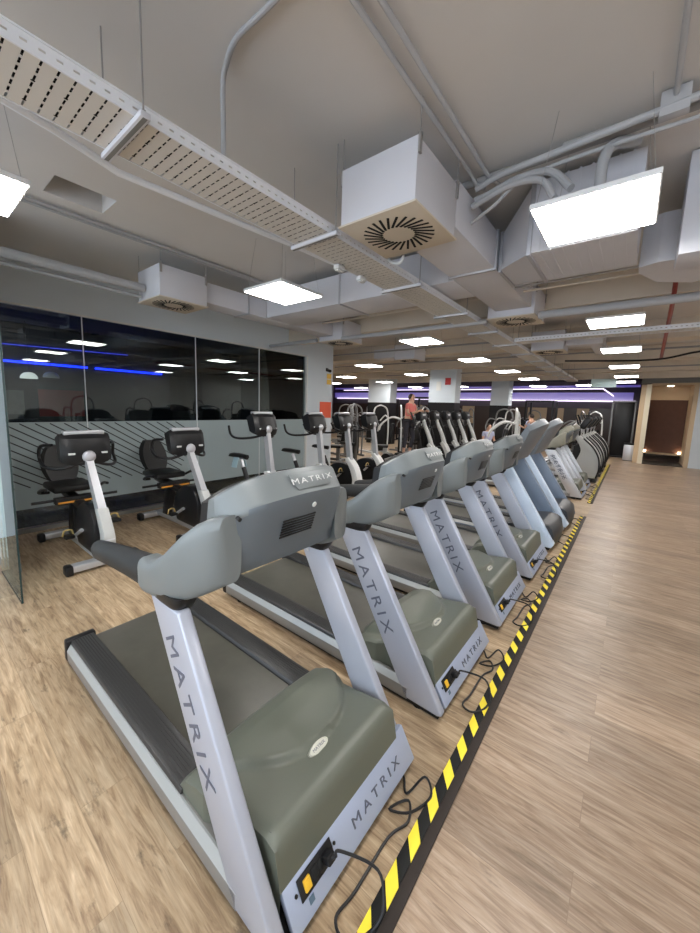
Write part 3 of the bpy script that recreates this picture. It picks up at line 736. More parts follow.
def make_treadmill(style, label, loc):
    t = thing('treadmill', label, 'treadmill', loc)
    grey = style in ('grey', 'old')
    W = 0.445
    hood_m = M['hood'] if grey else M['blackhood']
    up_m = M['silver'] if style == 'grey' else (M['silver2'] if style == 'old' else M['bluegrey'])
    con_m = M['console'] if style == 'grey' else (M['olive'] if style == 'old' else M['tallcon'])
    # deck ------------------------------------------------
    for s in (-1, 1):
        f = MB()
        f.prism([(s * W, 0.045), (s * W, 0.115), (s * (W - .022), 0.150), (s * (W - .05), 0.150), (s * (W - .05), 0.04)], -2.045, -0.21, axis='x', bev=0.003)
        sr = f.build('side_rail', M['railsilver'] if grey else M['bluegrey'], t)
        f = MB(); f.prism([(s * (W + .001), 0.117), (s * (W - .020), 0.1525), (s * (W - .028), 0.1525), (s * (W - .004), 0.112)], -2.04, -0.20, axis='x'); f.build('bright_edge', M['railline'], sr)
        f = MB()
        f.prism([(s * (W - .024), 0.150), (s * (W - .03), 0.172), (s * (W - .155), 0.172), (s * (W - .165), 0.150)], -2.05, -0.62, axis='x', bev=0.002)
        for k in range(7):
            yy = s * (W - .045 - k * .0145)
            f.box(-2.04, -0.63, yy - .003, yy + .003, 0.171, 0.1732)
        f.build('foot_rail', M['footrail'], t)
        f = MB(); f.box(-2.10, -2.045, min(s * (W - .17), s * (W + .002)), max(s * (W - .17), s * (W + .002)), 0.035, 0.178, 0.012)
        f.build('end_cap', M['blackp'], t)
    f = MB(); f.box(-2.02, -0.30, -0.395, 0.395, 0.05, 0.125); f.build('deck', M['blackp'], t, smooth=0)
    f = MB()
    prof = [(-0.35, 0.148), (-1.0, 0.148), (-2.03, 0.148), (-2.06, 0.140), (-2.075, 0.115), (-2.06, 0.09), (-2.03, 0.082), (-0.35, 0.082)]
    f.prism(prof, -0.278, 0.278); f.build('running_belt', M['belt'], t)
    # hood ------------------------------------------------
    XF = -0.115
    base = [(-0.70, 0.15), (-0.66, 0.165), (-0.64, 0.195), (-0.60, 0.235), (-0.52, 0.27), (-0.40, 0.295), (-0.25, 0.318), (XF - .03, 0.335), (XF, 0.326)]
    def hz(x, y):
        z = interp(base, x)
        if grey:
            d = ((x + .52) / .29) ** 2 + ((y - 0.04) / .33) ** 2
            if d < 1: z += 0.030 * min(1, (1 - d) / .13) + .020 * (1 - d)
        e = max(0, (abs(y) - 0.33) / 0.045)
        return z - 0.02 * min(1, e) ** 2
    ys_ = [-.372 + .744 * k / 60 for k in range(61)]
    xs_ = [-0.66 + (XF + 0.66) * k / 60 for k in range(61)]
    front = [(XF + .018, 0.305), (XF + .026, 0.27), (XF + .04, 0.20), (XF + .045, 0.17)]
    if not grey:
        front = [(XF + .05, 0.31), (XF + .10, 0.27), (XF + .12, 0.18), (XF + .115, 0.09), (XF + .10, 0.05)]
    rings = []
    for x in xs_:
        k_ = 1 + .10 * max(0, min(1, (-.40 - x) / .06)) if grey else 1
        rings.append([(x, -.372 * k_, .06)] + [(x, y * k_, hz(x, y)) for y in ys_] + [(x, .372 * k_, .06)])
    for x, z in front:
        bulge = 0 if grey else 0.045
        rings.append([(x, -.372, min(.06, z - .01))] + [(x + bulge * (1 - (y / .372) ** 2), y, z) for y in ys_] + [(x, .372, min(.06, z - .01))])
    MB().loft(rings, cap=False, closed=False).build('motor_hood', hood_m, t, smooth=50)
    if grey:
        f = MB(); ring = []
        for k in range(24):
            a = 2 * PI * k / 24; ring.append((0.021 * math.cos(a), 0.056 * math.sin(a)))
        c0 = Vector((-0.225, -0.02, hz(-0.225, -0.02) + 0.006)); sl = Matrix.Translation(c0) @ Matrix.Rotation(0.42, 4, 'Y')
        r1 = [(x, y, 0) for x, y in ring]; r0 = [(x * 1.05, y * 1.05, -.02) for x, y in ring]; r2 = [(x * .9, y * .9, .004) for x, y in ring]
        f.loft([r0, r1, r2], mtx=sl); bd = f.build('badge', M['badge'], t)
        LXS = LOGO_BADGE
        bt = text_obj(LXS, M['letter'], sl @ Vector((0, 0, .004)), sl.to_3x3() @ Vector((0, 1, 0)), sl.to_3x3() @ Vector((-1, 0, 0)), bd)
        f = MB()
        for s in (-1, 1): f.cyl((XF - .03, s * .345, .30), (XF - .028, s * .345, .328), 0.010, n=10)
        f.build('screw', M['blackp'], t)
        # front panel
        f = MB()
        f.prism([(XF + .035, 0.185), (XF + .115, 0.05), (XF + .095, 0.042), (XF + .01, 0.175)], -0.365, 0.442, bev=0.004)
        fp = f.build('front_panel', M['panel'], t)
        d = Vector((.09, 0, -.155)).normalized(); n_ = Vector((.155, 0, .09)).normalized()
        pc = Vector((XF + .08, 0, 0.1075)) + n_ * 0.002
        if style == 'grey':
            text_obj(LOGO_S, M['letter'], pc + Vector((0, 0.155, 0)) - d * 0.0, (0, 1, 0), -d, fp)
        # socket plate: on the front panel, left part
        mt = Matrix.Translation(pc + Vector((0, -0.225, 0)) - d * 0.025) @ Matrix((Vector((0, 1, 0)), -d, n_)).transposed().to_4x4()
        f = MB(); f.box(-0.085, 0.085, -0.032, 0.032, 0, 0.006, 0.002, mtx=mt); sk = f.build('socket_plate', M['blackp'], t)
        MB().box(-0.066, -0.036, -0.018, 0.018, 0.004, 0.014, 0.003, mtx=mt).build('power_switch', M['yellow'], sk)
        f = MB(); f.box(-0.026, 0.000, -0.02, 0.02, 0.004, 0.010, 0.003, mtx=mt); f.box(0.005, 0.025, -0.018, 0.018, 0.004, 0.009, 0.002, mtx=mt); f.build('outlet', M['slot'], sk)
        f = MB()
        for x in (-.098, .098): f.cyl((x, 0, 0), (x, 0, .004), .006, n=8, mtx=mt)
        f.build('screw', M['blackp'], sk)
        f = MB(); f.box(-.058, -.035, -.062, -.042, 0, 0.0012, mtx=mt); f.build('sticker', mat('blue_sticker', (.10, .16, .22), .5) if 'blue_sticker' not in bpy.data.materials else bpy.data.materials['blue_sticker'], fp, smooth=0)
        pw = lambda x, y, z: mt @ Vector((x, y, z))
        pts = [pw(.055, 0, .045), pw(.075, .005, .06), Vector((XF + .24, -.09, .135)), Vector((XF + .285, -.12, .06)), Vector((XF + .27, -.17, .012)), Vector((XF + .22, -.24, .010)),
               Vector((XF + .16, -.22, .010)), Vector((XF + .17, -.12, .010)), Vector((XF + .175, .10, .010)), Vector((XF + .21, .20, .012)), Vector((XF + .17, .28, .010)), Vector((XF + .13, .18, .03)), Vector((XF + .20, .24, .012)), Vector((XF + .24, .36, .012)), Vector((XF + .19, .40, .04)), Vector((XF + .15, .30, .012)), Vector((XF + .10, .36, .015)), Vector((XF + .02, .40, .012))]
        MB().tube(curve(pts, 6), 0.0055, 7).build('power_cord', M['blackp'], t)
        f = MB(); f.box(.028, .066, -.016, .016, .004, .040, .006, mtx=mt); f.tube([pw(.050, 0, .030), pw(.062, .002, .05)], [.012, .007], 8); f.build('power_plug', M['blackp'], t)
    else:
        f = MB(); f.tube(curve([(XF + .05 + .045 * (1 - (y / .372) ** 2) - .012, y, .292) for y in (-.36, -.24, -.12, 0, .12, .24, .36)], 4), 0.006, 6); f.build('trim_line', M['ductjoint'], t)
        pts = [Vector((XF + .14, -.1, .06)), Vector((XF + .23, -.05, .012)), Vector((XF + .27, .1, .01)), Vector((XF + .22, .25, .01)), Vector((XF + .25, .35, .01)), Vector((XF + .1, .42, .01))]
        MB().tube(curve(pts, 6), 0.006, 7).build('power_cord', M['blackp'], t)
    # black base skirt and feet
    f = MB(); f.prism([(-2.0, 0.046), (XF + .105, 0.046), (XF + .095, 0.016), (-2.0, 0.02)], -0.425, 0.425); f.build('base_skirt', M['blackp'], t, smooth=0)
    f = MB()
    for x in (-0.16, -1.9):
        for s in (-1, 1): f.cyl((x, s * .38, 0.0), (x, s * .38, 0.05), 0.038, 0.03, n=14)
    f.build('levelling_foot', M['blackp'], t)
    # uprights -------------------------------------------
    if grey:
        for s in (-1, 1):
            y0, y1 = (W - .052, W) if s > 0 else (-W, -W + .052)
            f = MB(); f.prism([(-0.775, 0.985), (-0.553, 0.985), (0.008, 0.058), (-0.02, 0.045), (-0.225, 0.05)] if s < 0 else [(-0.775, 0.985), (-0.598, 0.985), (-0.04, 0.058), (-0.06, 0.045), (-0.235, 0.05)], y0, y1, bev=0.010, seg=3)
            u = f.build('upright', up_m, t)
            if s < 0:
                d = Vector((.56, 0, -.955)).normalized(); n_ = Vector((.955, 0, .56)).normalized()
                text_obj(LOGO, M['letter'], Vector((-0.452 , -W - .0006, 0.625)) + n_ * -0.024 - d * 0.028, d, n_, u)
            else:
                MB().cyl((-0.70, y0 - .004, .94), (-0.70, y0 + .002, .94), .010, n=10).build('screw', M['silver2'], u)
        for s in (-1, 1):
            y0, y1 = (W - .09, W + .004) if s > 0 else (-W - .004, -W + .09)
            def rr(xa, xb, ya, yb, z, p=.45):
                o_ = []
                for k in range(24):
                    a = 2 * PI * k / 24; ca, sa = math.cos(a), math.sin(a)
                    o_.append(((xa + xb) / 2 + (xb - xa) / 2 * math.copysign(abs(ca) ** p, ca), (ya + yb) / 2 + (yb - ya) / 2 * math.copysign(abs(sa) ** p, sa), z))
                return o_
            f = MB(); f.loft([rr(-.765, -.572, y0 + .008, y1 - .008, .972), rr(-.785, -.562, y0 + .002, y1 - .002, .988), rr(-.83, -.55, y0 - .006, y1 + .004, 1.008), rr(-.83, -.55, y0 - .004, y1 + .002, 1.03)])
            f.build('boot', M['blackp'], t)
    else:
        for s in (-1, 1):
            y0, y1 = (W - .10, W) if s > 0 else (-W, -W + .10)
            f = MB(); f.prism([(-0.835, 1.10), (-0.60, 1.10), (0.03, 0.10), (0.0, 0.05), (-0.235, 0.05)], y0, y1, bev=0.010, seg=3)
            f.build('upright', M['brightside'] if s < 0 else up_m, t)  # left one painted as if it catches the light
    # console --------------------------------------------
    K = 0.0 if grey else 1.0
    rings = []; disp = []; NY = 33
    cw = 0.325 if grey else 0.40
    for k in range(NY):
        y = -cw + 2 * cw * k / (NY - 1); u = abs(y) / cw; q = (0.4 * u ** 2 + 0.6 * u ** 7) if grey else u ** 2.4
        if grey:
            A = (lerp(-.555, -.58, q), lerp(1.14, 1.10, q)); B = (lerp(-.41, -.535, q), lerp(1.49, 1.39, q)); C = (lerp(-.375, -.50, q), lerp(1.498, 1.40, q))
            D = (lerp(-.31, -.46, q), lerp(1.40, 1.32, q)); E = (lerp(-.40, -.47, u ** 2), lerp(1.125, 1.09, u ** 2)); F = (lerp(-.48, -.54, u ** 2), lerp(1.095, 1.065, u ** 2))
        else:
            A = (lerp(-.68, -.68, q), lerp(1.16, 1.12, q)); B = (lerp(-.33, -.42, q), lerp(1.66, 1.56, q)); C = (lerp(-.30, -.42, q), lerp(1.67, 1.565, q))
            D = (lerp(-.23, -.38, q), lerp(1.60, 1.50, q)); E = (lerp(-.47, -.52, q), lerp(1.12, 1.10, q)); F = (lerp(-.56, -.58, q), lerp(1.08, 1.08, q))
        raw = [A, B, C, D, E, F]; ring = []
        for i in range(6):      # round the corners
            p0, p1, p2 = raw[i - 1], raw[i], raw[(i + 1) % 6]
            for t0 in (0.16, 0.06):
                ring.append((lerp(p1[0], p0[0], t0), y, lerp(p1[1], p0[1], t0)))
            for t0 in (0.06, 0.16):
                ring.append((lerp(p1[0], p2[0], t0), y, lerp(p1[1], p2[1], t0)))
        # 'DE' edge longer: fine
        rings.append(ring)
        disp.append((A, B, y))
    con = MB().loft(rings).build('console', con_m, t, smooth=32)
    # down-facing back faces take a darker grey, shade put into the colour
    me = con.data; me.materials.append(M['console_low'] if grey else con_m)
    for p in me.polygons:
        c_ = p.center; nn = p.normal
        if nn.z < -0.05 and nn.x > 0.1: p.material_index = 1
    # display face
    f = MB(); r_ = []
    for A, B, y in (disp if grey else disp[3:-3]):
        dx, dz = B[0] - A[0], B[1] - A[1]; l = math.hypot(dx, dz); nx, nz = -dz / l, dx / l
        a = (A[0] + dx * .1, A[1] + dz * .1); b = (A[0] + dx * .96, A[1] + dz * .96); h_ = .045 if grey else .02
        r_.append([(a[0], y, a[1]), (b[0], y, b[1]), (b[0] + nx * h_ - dx * .05, y, b[1] + nz * h_ - dz * .05), (a[0] + nx * h_, y, a[1] + nz * h_)])
    f.loft(r_).build('display', M['blackp'], t)
    if grey:
        # plaque with lettering on the upper facet
        C = Vector((-.375, 0, 1.498)); D = Vector((-.31, 0, 1.40)); dd = (D - C).normalized(); nn = Vector((-dd.z, 0, dd.x))
        if nn.x < 0: nn = -nn
        mid = (C + D) / 2 + nn * .0015
        f = MB(); mt = Matrix.Translation(mid) @ Matrix((Vector((0, 1, 0)), -dd, nn)).transposed().to_4x4()
        f.prism([(-.12, .034), (.12, .034), (.095, -.034), (-.095, -.034)], 0, .003, axis='z', mtx=mt @ Matrix.Translation((0.03, 0, 0)), bev=.001)
        pl = f.build('plaque', con_m, con)
        text_obj(LOGO_XS, M['letterlight'], mid + nn * .0035 + Vector((0, .03, 0)), (0, 1, 0), -dd, pl)
        D = Vector((-.31, 0, 1.40)); E = Vector((-.40, 0, 1.125)); dd = (E - D).normalized(); nn = Vector((-dd.z, 0, dd.x)); 
        if nn.x < 0: nn = -nn
        mt = Matrix.Translation(D + (E - D) * .5 + nn * -.002) @ Matrix((Vector((0, 1, 0)), -dd, nn)).transposed().to_4x4()
        f = MB()
        for k in range(7):
            f.box(-.125, .055, -.035 + k * .0125, -.030 + k * .0125, 0, .005, mtx=mt)
        f.build('vent', M['blackp'], con, smooth=0)
        MB().cyl(mt @ Vector((.03, .088, -.002)), mt @ Vector((.03, .088, .006)), .011, n=14).build('indicator', M['whitep'], con)
        f = MB(); f.cyl(mt @ Vector((-.30, .07, -.06)), mt @ Vector((-.30, .07, -.042)), .008, n=10); f.build('screw', M['blackp'], con)
    # arms and grips -------------------------------------
    for s in (-1, 1):
        if grey:
            P = [(-.865, 1.105, .965, .402, .052), (-.82, 1.104, .966, .402, .059), (-.74, 1.130, .976, .400, .062), (-.66, 1.182, .990, .396, .063), (-.60, 1.235, 1.005, .390, .063),
                 (-.55, 1.282, 1.022, .379, .062), (-.50, 1.322, 1.045, .362, .060), (-.45, 1.350, 1.075, .340, .056), (-.41, 1.355, 1.10, .315, .046)]
        else:
            P = [(-.98, 1.07, .045, .040, .405), (-.85, 1.10, .055, .05, .40), (-.74, 1.16, .075, .05, .395), (-.64, 1.22, .095, .048, .38), (-.56, 1.28, .10, .04, .36)]
        rings = []
        for (x, zt, zb, yc, w_) in (P if grey else []):
            r = []
            for k in range(28):
                a = 2 * PI * k / 28; ca, sa = math.cos(a), math.sin(a)
                ca = math.copysign(abs(ca) ** .5, ca); sa = math.copysign(abs(sa) ** .55, sa)
                r.append((x, s * (yc + w_ * ca), (zt + zb) / 2 + (zt - zb) / 2 * sa))
            rings.append(r)
        for i, (x, z, h, w_, yc) in enumerate([] if grey else P):
            x0, z0 = P[max(0, i - 1)][:2]; x1, z1 = P[min(len(P) - 1, i + 1)][:2]
            dx, dz = x1 - x0, z1 - z0; l = math.hypot(dx, dz); dx, dz = dx / l, dz / l
            px, pz = -dz, dx; r = []
            for k in range(20):
                a = 2 * PI * k / 20; ca, sa = math.cos(a), math.sin(a)
                ca = math.copysign(abs(ca) ** .6, ca); sa = math.copysign(abs(sa) ** .6, sa)
                r.append((x + px * h * sa, s * (yc + w_ * ca), z + pz * h * sa))
            rings.append(r)
        MB().loft(rings).build('arm_casting', con_m, t, smooth=50)
        if grey:
            pts = [(-.865, s * .402, 1.032), (-1.05, s * .402, 1.014), (-1.28, s * .402, .985), (-1.455, s * .402, .958), (-1.49, s * .402, .953), (-1.50, s * .402, .951)]
            MB().tube(pts, [.073, .066, .059, .054, .045, .028], 18, flat=.75).build('hand_grip', M['blacksoft'], t)
        else:
            pts = [(-.97, s * .40, 1.07), (-1.15, s * .40, 1.05), (-1.40, s * .40, 1.02)]
            MB().tube(pts, [.040, .032, .026], 12).build('hand_grip', M['blacksoft'], t)
    return t

LOGO_BADGE = text_mesh('MATRIX', 0.017, 1.1, 1.05, 0.001)
TXC = -0.66
tm_labels = ['nearest treadmill, whole deck and front panel in the foreground', 'second treadmill from the camera in the row', 'third treadmill from the camera in the row', 'fourth treadmill, last one with a grey-green motor hood']
T1 = make_treadmill('grey', tm_labels[0], (TXC, 1.045, 0)); T1['group'] = 'row of treadmills'
for i, y in enumerate((2.235, 3.36, 4.48)):
    dup(T1, tm_labels[i + 1], (TXC + (0.0, .01, .02)[i], y, 0))
T5 = make_treadmill('blue', 'first tall blue-grey treadmill with black motor hood', (TXC + .02, 5.57, 0)); T5['group'] = 'row of treadmills'
dup(T5, 'second tall blue-grey treadmill with black hood, last before the gap', (TXC + .04, 6.68, 0))
T7 = make_treadmill('old', 'olive-consoled treadmill beyond the gap, nearest of the far group', (TXC + .02, 9.15, 0)); T7['group'] = 'row of treadmills'
text_obj(LOGO, M['letter'], Vector((-0.46, -.4456, 0.625)), Vector((.56, 0, -.955)), Vector((.955, 0, .56)), [c_ for c_ in T7.children if c_.name.startswith('upright')][0])
dup(T7, 'olive-consoled treadmill beyond the gap, second of the far group', (TXC + .02, 10.25, 0))

# ------------------------------------------------------------------ recumbent bike (faces +x)
def make_recumbent(label, loc):
    t = thing('recumbent_bike', label, 'exercise bike', loc)
    for x, hw, nm in ((.60, .29, 'front_foot'), (-.66, .24, 'rear_foot')):
        f = MB(); f.box(x - .055, x + .055, -hw, hw, .025, .095, .014); ft = f.build(nm, M['silver2'], t)
        f = MB()
        for s in (-1, 1): f.box(x - .06, x + .06, s * (hw + .02) - .035, s * (hw + .02) + .035, 0, .10, .02)
        f.build('foot_cap', M['blackp'], ft)
    MB().prism([(.60, .05), (.60, .12), (-.66, .11), (-.66, .05)], -.045, .045, bev=.008).build('base_beam', M['silver2'], t)
    # black crank shroud
    pts = curve2([(.62, .12), (.60, .45), (.48, .62), (.28, .64), (.05, .50), (-.02, .30), (.06, .13)], 5)
    MB().prism(pts, -.075, .075, bev=.012).build('crank_shroud', M['blackp'], t)
    # silver front shell
    pts = curve2([(.60, .06), (.74, .15), (.83, .32), (.77, .48), (.66, .64)], 5) + curve2([(.57, .62), (.63, .50), (.69, .35), (.62, .20), (.46, .08)], 5)
    MB().prism(pts, -.052, .052, bev=.014).build('front_shell', M['offwhite'], t)
    MB().loft([[(.70, -.042, .34), (.835, -.042, .34), (.835, .042, .34), (.70, .042, .34)], [(.27, -.033, 1.09), (.35, -.033, 1.11), (.35, .033, 1.11), (.27, .033, 1.09)]]).build('mast', M['silver2'], t)
    # console, its back toward +x
    f = MB(); rings = []
    for k in range(13):
        y = -.235 + .47 * k / 12; e = (abs(y) / .235) ** 4
        rings.append([(.18, y, 1.07 + .05 * e), (.10, y, 1.36 - .03 * e), (.20, y, 1.40 - .03 * e), (.29 - .05 * e, y, 1.33), (.335 - .06 * e, y, 1.16), (.30 - .04 * e, y, 1.05 + .04 * e)])
    co = f.loft(rings).build('console', M['blackp'], t)
    MB().box(.145, .235, -.19, .19, 1.365, 1.408, .012).build('console_top', M['silver2'], co)
    f = MB()
    for s in (-1, 1): f.box(.318, .328, s * .15 - .03, s * .15 + .03, 1.165, 1.185, mtx=None)
    f.build('marking', M['letterlight'], co)
    MB().ball((.335, 0, 1.14), .04, .065, .065).build('hub', M['ductjoint'], co)
    for s in (-1, 1):
        pts = curve([(.30, s * .04, 1.08), (.24, s * .22, 1.02), (.10, s * .33, 1.03), (-.02, s * .35, 1.12), (.02, s * .34, 1.24), (.14, s * .27, 1.26)], 5)
        MB().tube(pts, .017, 8).build('handlebar', M['blackp'], t)
    # seat rail, seat, back
    MB().prism([(.40, .46), (.40, .52), (-.66, .66), (-.66, .58)], -.05, .05, bev=.008).build('seat_rail', M['blackp'], t)
    MB().box(-.20, -.10, -.22, .22, .555, .63, .012).build('seat_carriage', M['blackp'], t)
    MB().box(-.098, -.088, -.20, .20, .565, .585, .002).build('stripe', M['orange'], t)
    MB().tube([(-.16, -.42, .60), (-.16, .42, .60)], .016, 8).build('release_bar', M['blackp'], t)
    MB().box(-.68, -.20, -.21, .21, .66, .74, .03, 3).build('seat', M['vinyl'], t)
    f = MB(); rings = []
    for k in range(9):
        v = k / 8; z = .74 + v * .42; w_ = .20 * (math.sin(PI * (.18 + .72 * v)) ** .5); x = -.70 - v * .15
        rings.append([(x, -w_, z), (x + .07, -w_ * .85, z), (x + .05, 0, z), (x + .07, w_ * .85, z), (x, w_, z), (x - .03, 0, z)])
    f.loft(rings).build('backrest', M['vinyl'], t, smooth=60)
    MB().tube([(-.60, 0, .62), (-.78, 0, .80), (-.84, 0, 1.0)], .025, 8).build('back_post', M['silver2'], t)
    MB().prism([(-.45, .09), (-.30, .09), (-.15, .58), (-.32, .60)], -.04, .04, bev=.008).build('seat_support', M['blackp'], t)
    for s in (-1, 1):
        pts = curve([(-.45, s * .20, .64), (-.40, s * .30, .66), (-.25, s * .31, .72), (-.10, s * .30, .74)], 5)
        MB().tube(pts, .018, 8).build('side_handle', M['blackp'], t)
        c_ = Vector((.30, s * .10, .34)); a = 2.6 if s < 0 else 2.6 + PI
        e_ = c_ + Vector((math.cos(a) * .17, s * .02, math.sin(a) * .17 * -1))
        cr = MB().tube([c_, e_], [.022, .018], 8).build('crank', M['silver2'], t)
        pd = MB().box(e_.x - .06, e_.x + .06, e_.y + (s * .06) - .045, e_.y + s * .06 + .045, e_.z - .015, e_.z + .015, .006).build('pedal', M['blackp'], cr)
        MB().tube(curve([(e_.x - .03, e_.y + s * .06 - .05, e_.z), (e_.x - .03, e_.y + s * .06 - .03, e_.z + .06), (e_.x - .03, e_.y + s * .06 + .03, e_.z + .06), (e_.x - .03, e_.y + s * .06 + .05, e_.z)], 4), .010, 6).build('pedal_strap', M['strap'], pd)
    return t
R1 = make_recumbent('recumbent exercise bike nearest the glass screen, left of the first treadmill grip', (-4.80, 1.30, 0)); R1['group'] = 'bikes along the glass wall'
dup(R1, 'second recumbent exercise bike, behind the first treadmill arm', (-4.82, 2.46, 0))

# ------------------------------------------------------------------ upright bike (faces +x)
def make_upright(label, loc):
    t = thing('upright_bike', label, 'exercise bike', loc)
    for x, hw, nm in ((.42, .27, 'front_foot'), (-.48, .24, 'rear_foot')):
        f = MB(); f.box(x - .045, x + .045, -hw, hw, .02, .08, .012); ft = f.build(nm, M['silver2'], t)
        f = MB()
        for s in (-1, 1): f.box(x - .05, x + .05, s * (hw + .02) - .03, s * (hw + .02) + .03, 0, .09, .018)
        f.build('foot_cap', M['blackp'], ft)
    MB().prism([(.42, .04), (.42, .10), (-.48, .10), (-.48, .04)], -.04, .04, bev=.006).build('base_beam', M['silver2'], t)
    pts = curve2([(.32, .11), (.42, .30), (.36, .52), (.15, .60), (-.10, .55), (-.24, .36), (-.16, .14)], 5)
    MB().prism(pts, -.07, .07, bev=.012).build('crank_shroud', M['blackp'], t)
    pts = curve2([(.47, .10), (.53, .28), (.44, .55), (.28, .72)], 5) + curve2([(.20, .70), (.33, .52), (.40, .30), (.34, .10)], 5)
    MB().prism(pts, -.082, .082, bev=.012).build('front_shell', M['whitep'], t)
    MB().loft([[(.24, -.035, .60), (.34, -.035, .60), (.34, .035, .60), (.24, .035, .60)], [(.14, -.03, 1.28), (.22, -.03, 1.30), (.22, .03, 1.30), (.14, .03, 1.28)]]).build('mast', M['silver2'], t)
    f = MB(); rings = []
    for k in range(11):
        y = -.20 + .40 * k / 10; e = (abs(y) / .20) ** 4
        rings.append([(.05, y, 1.22 + .05 * e), (-.02, y, 1.49 - .03 * e), (.08, y, 1.54 - .03 * e), (.18 - .05 * e, y, 1.47), (.24 - .06 * e, y, 1.30), (.20 - .04 * e, y, 1.20 + .04 * e)])
    co = f.loft(rings).build('console', M['blackp'], t)
    MB().box(.02, .12, -.165, .165, 1.505, 1.545, .014).build('console_top', M['silver2'], co)
    MB().ball((.225, 0, 1.30), .035, .055, .055).build('hub', M['silver2'], co)
    f = MB()
    for s in (-1, 1): f.box(.205, .222, s * .13 - .025, s * .13 + .025, 1.30, 1.32)
    f.build('marking', M['letterlight'], co)
    for s in (-1, 1):
        pts = curve([(.16, s * .03, 1.22), (.08, s * .20, 1.18), (-.15, s * .26, 1.16), (-.32, s * .25, 1.20), (-.40, s * .23, 1.32)], 5)
        MB().tube(pts, .017, 8).build('handlebar', M['blackp'], t)
    MB().tube([(-.22, 0, .40), (-.42, 0, .80)], .025, 10).build('seat_post', M['silver2'], t)
    MB().tube([(-.26, 0, .48), (-.36, 0, .68)], .034, 10).build('post_sleeve', M['blackp'], t)
    f = MB(); rings = []
    for k in range(9):
        v = k / 8; x = -.62 + v * .36; w_ = lerp(.13, .028, v ** .8) * (0.7 if k == 0 else 1); z = .84
        rings.append([(x, -w_, z), (x, -w_ * .8, z + .035), (x, 0, z + .045), (x, w_ * .8, z + .035), (x, w_, z), (x, 0, z - .03)])
    f.loft(rings).build('saddle', M['vinyl'], t, smooth=60)
    for s in (-1, 1):
        c_ = Vector((.06, s * .09, .34)); a = .7 if s < 0 else .7 + PI
        e_ = c_ + Vector((math.cos(a) * .17, s * .02, math.sin(a) * .17))
        cr = MB().tube([c_, e_], [.022, .018], 8).build('crank', M['silver2'], t)
        pd = MB().box(e_.x - .05, e_.x + .05, e_.y + s * .06 - .045, e_.y + s * .06 + .045, e_.z - .014, e_.z + .014, .005).build('pedal', M['blackp'], cr)
        MB().tube(curve([(e_.x, e_.y + s * .06 - .05, e_.z), (e_.x, e_.y + s * .06 - .03, e_.z + .06), (e_.x, e_.y + s * .06 + .03, e_.z + .06), (e_.x, e_.y + s * .06 + .05, e_.z)], 4), .010, 6).build('pedal_strap', M['strap'], pd)
    return t
U1 = make_upright('upright exercise bike nearest the camera, third bike along the glass', (-4.45, 3.55, 0)); U1['group'] = 'bikes along the glass wall'; U1.scale = (1.06, 1.06, 1.06)
dup(U1, 'upright exercise bike in front of the white corner pier', (-4.42, 4.68, 0))
dup(U1, 'upright exercise bike just right of the orange poster', (-4.55, 5.65, 0))
dup(U1, 'last upright exercise bike of the row, farthest from the camera', (-4.60, 6.65, 0))
t = thing('towel', 'light blue towel draped over the third bike saddle', 'towel', (-4.95, 3.55, .86))  # invented object standing in for a pale blue reflection
f = MB(); rings = []
for k in range(9):
    a = -1 + 2 * k / 8; y = a * .10; z = .045 - max(0, abs(a) - .45) * .35
    rings.append([(-.07, y, z), (.07, y, z + .004), (.07, y, z + .018), (-.07, y, z + .014)])
f.loft(rings).build('cloth', M['lightblue'], t, smooth=60)

# ------------------------------------------------------------------ ellipticals (face +x)
def make_elliptical(label, loc):
    t = thing('elliptical_trainer', label, 'elliptical', loc)
    MB().box(-1.05, .50, -.06, .06, .03, .10, .012).build('base_beam', M['silver2'], t)
    f = MB(); f.box(.42, .52, -.30, .30, .0, .09, .015); f.box(-1.10, -1.0, -.32, .32, 0, .09, .015); f.build('foot', M['blackp'], t)
    pts = curve([(.34, 0, .12), (.40, 0, .50), (.28, 0, .95), (.12, 0, 1.30), (.02, 0, 1.55)], 5)
    MB().tube(pts, [.075 - .035 * i / (len(pts) - 1) for i in range(len(pts))], 12).build('mast', M['offwhite'], t)
    pts = curve2([(.46, .10), (.50, .35), (.38, .62), (.12, .70), (-.08, .50), (-.05, .14)], 5)
    MB().prism(pts, -.11, .11, bev=.02).build('drive_shroud', M['blackp'], t)
    MB().prism(curve2([(.50, .10), (.56, .38), (.42, .72), (.30, .86)], 5) + curve2([(.24, .80), (.36, .62), (.44, .38), (.38, .10)], 5), -.12, .12, bev=.015).build('front_shell', M['offwhite'], t)
    f = MB(); f.prism([(-.08, 1.44), (-.14, 1.66), (-.04, 1.72), (.06, 1.66), (.10, 1.48), (.04, 1.42)], -.17, .17, bev=.025, seg=3); co = f.build('console', M['blackp'], t)
    MB().box(.055, .085, -.08, .08, 1.56, 1.62, .01).build('console_back', M['silver2'], co)
    for s in (-1, 1):
        pts = curve([(.16, s * .20, .62), (.10, s * .24, 1.0), (.0, s * .28, 1.30), (-.12, s * .27, 1.52), (-.20, s * .25, 1.66)], 5)
        h = MB().tube(pts, .020, 8).build('moving_handle', M['blackp'], t)
        MB().tube([(-.98, s * .17, .28), (-.35, s * .19, .52), (.16, s * .20, .66)], [.028, .030, .024], 8).build('link_arm', M['silver2'], t)
        MB().box(-.62, -.28, s * .19 - .08, s * .19 + .08, .47, .52, .014).build('foot_pad', M['blackp'], t)
        MB().tube(curve([(.08, s * .10, 1.30), (-.10, s * .20, 1.22), (-.28, s * .18, 1.20)], 5), .014, 8).build('fixed_handle', M['blackp'], t)
    MB().cyl((-.98, -.13, .28), (-.98, .13, .28), .17, n=24).build('rear_wheel', M['blackp'], t)
    return t
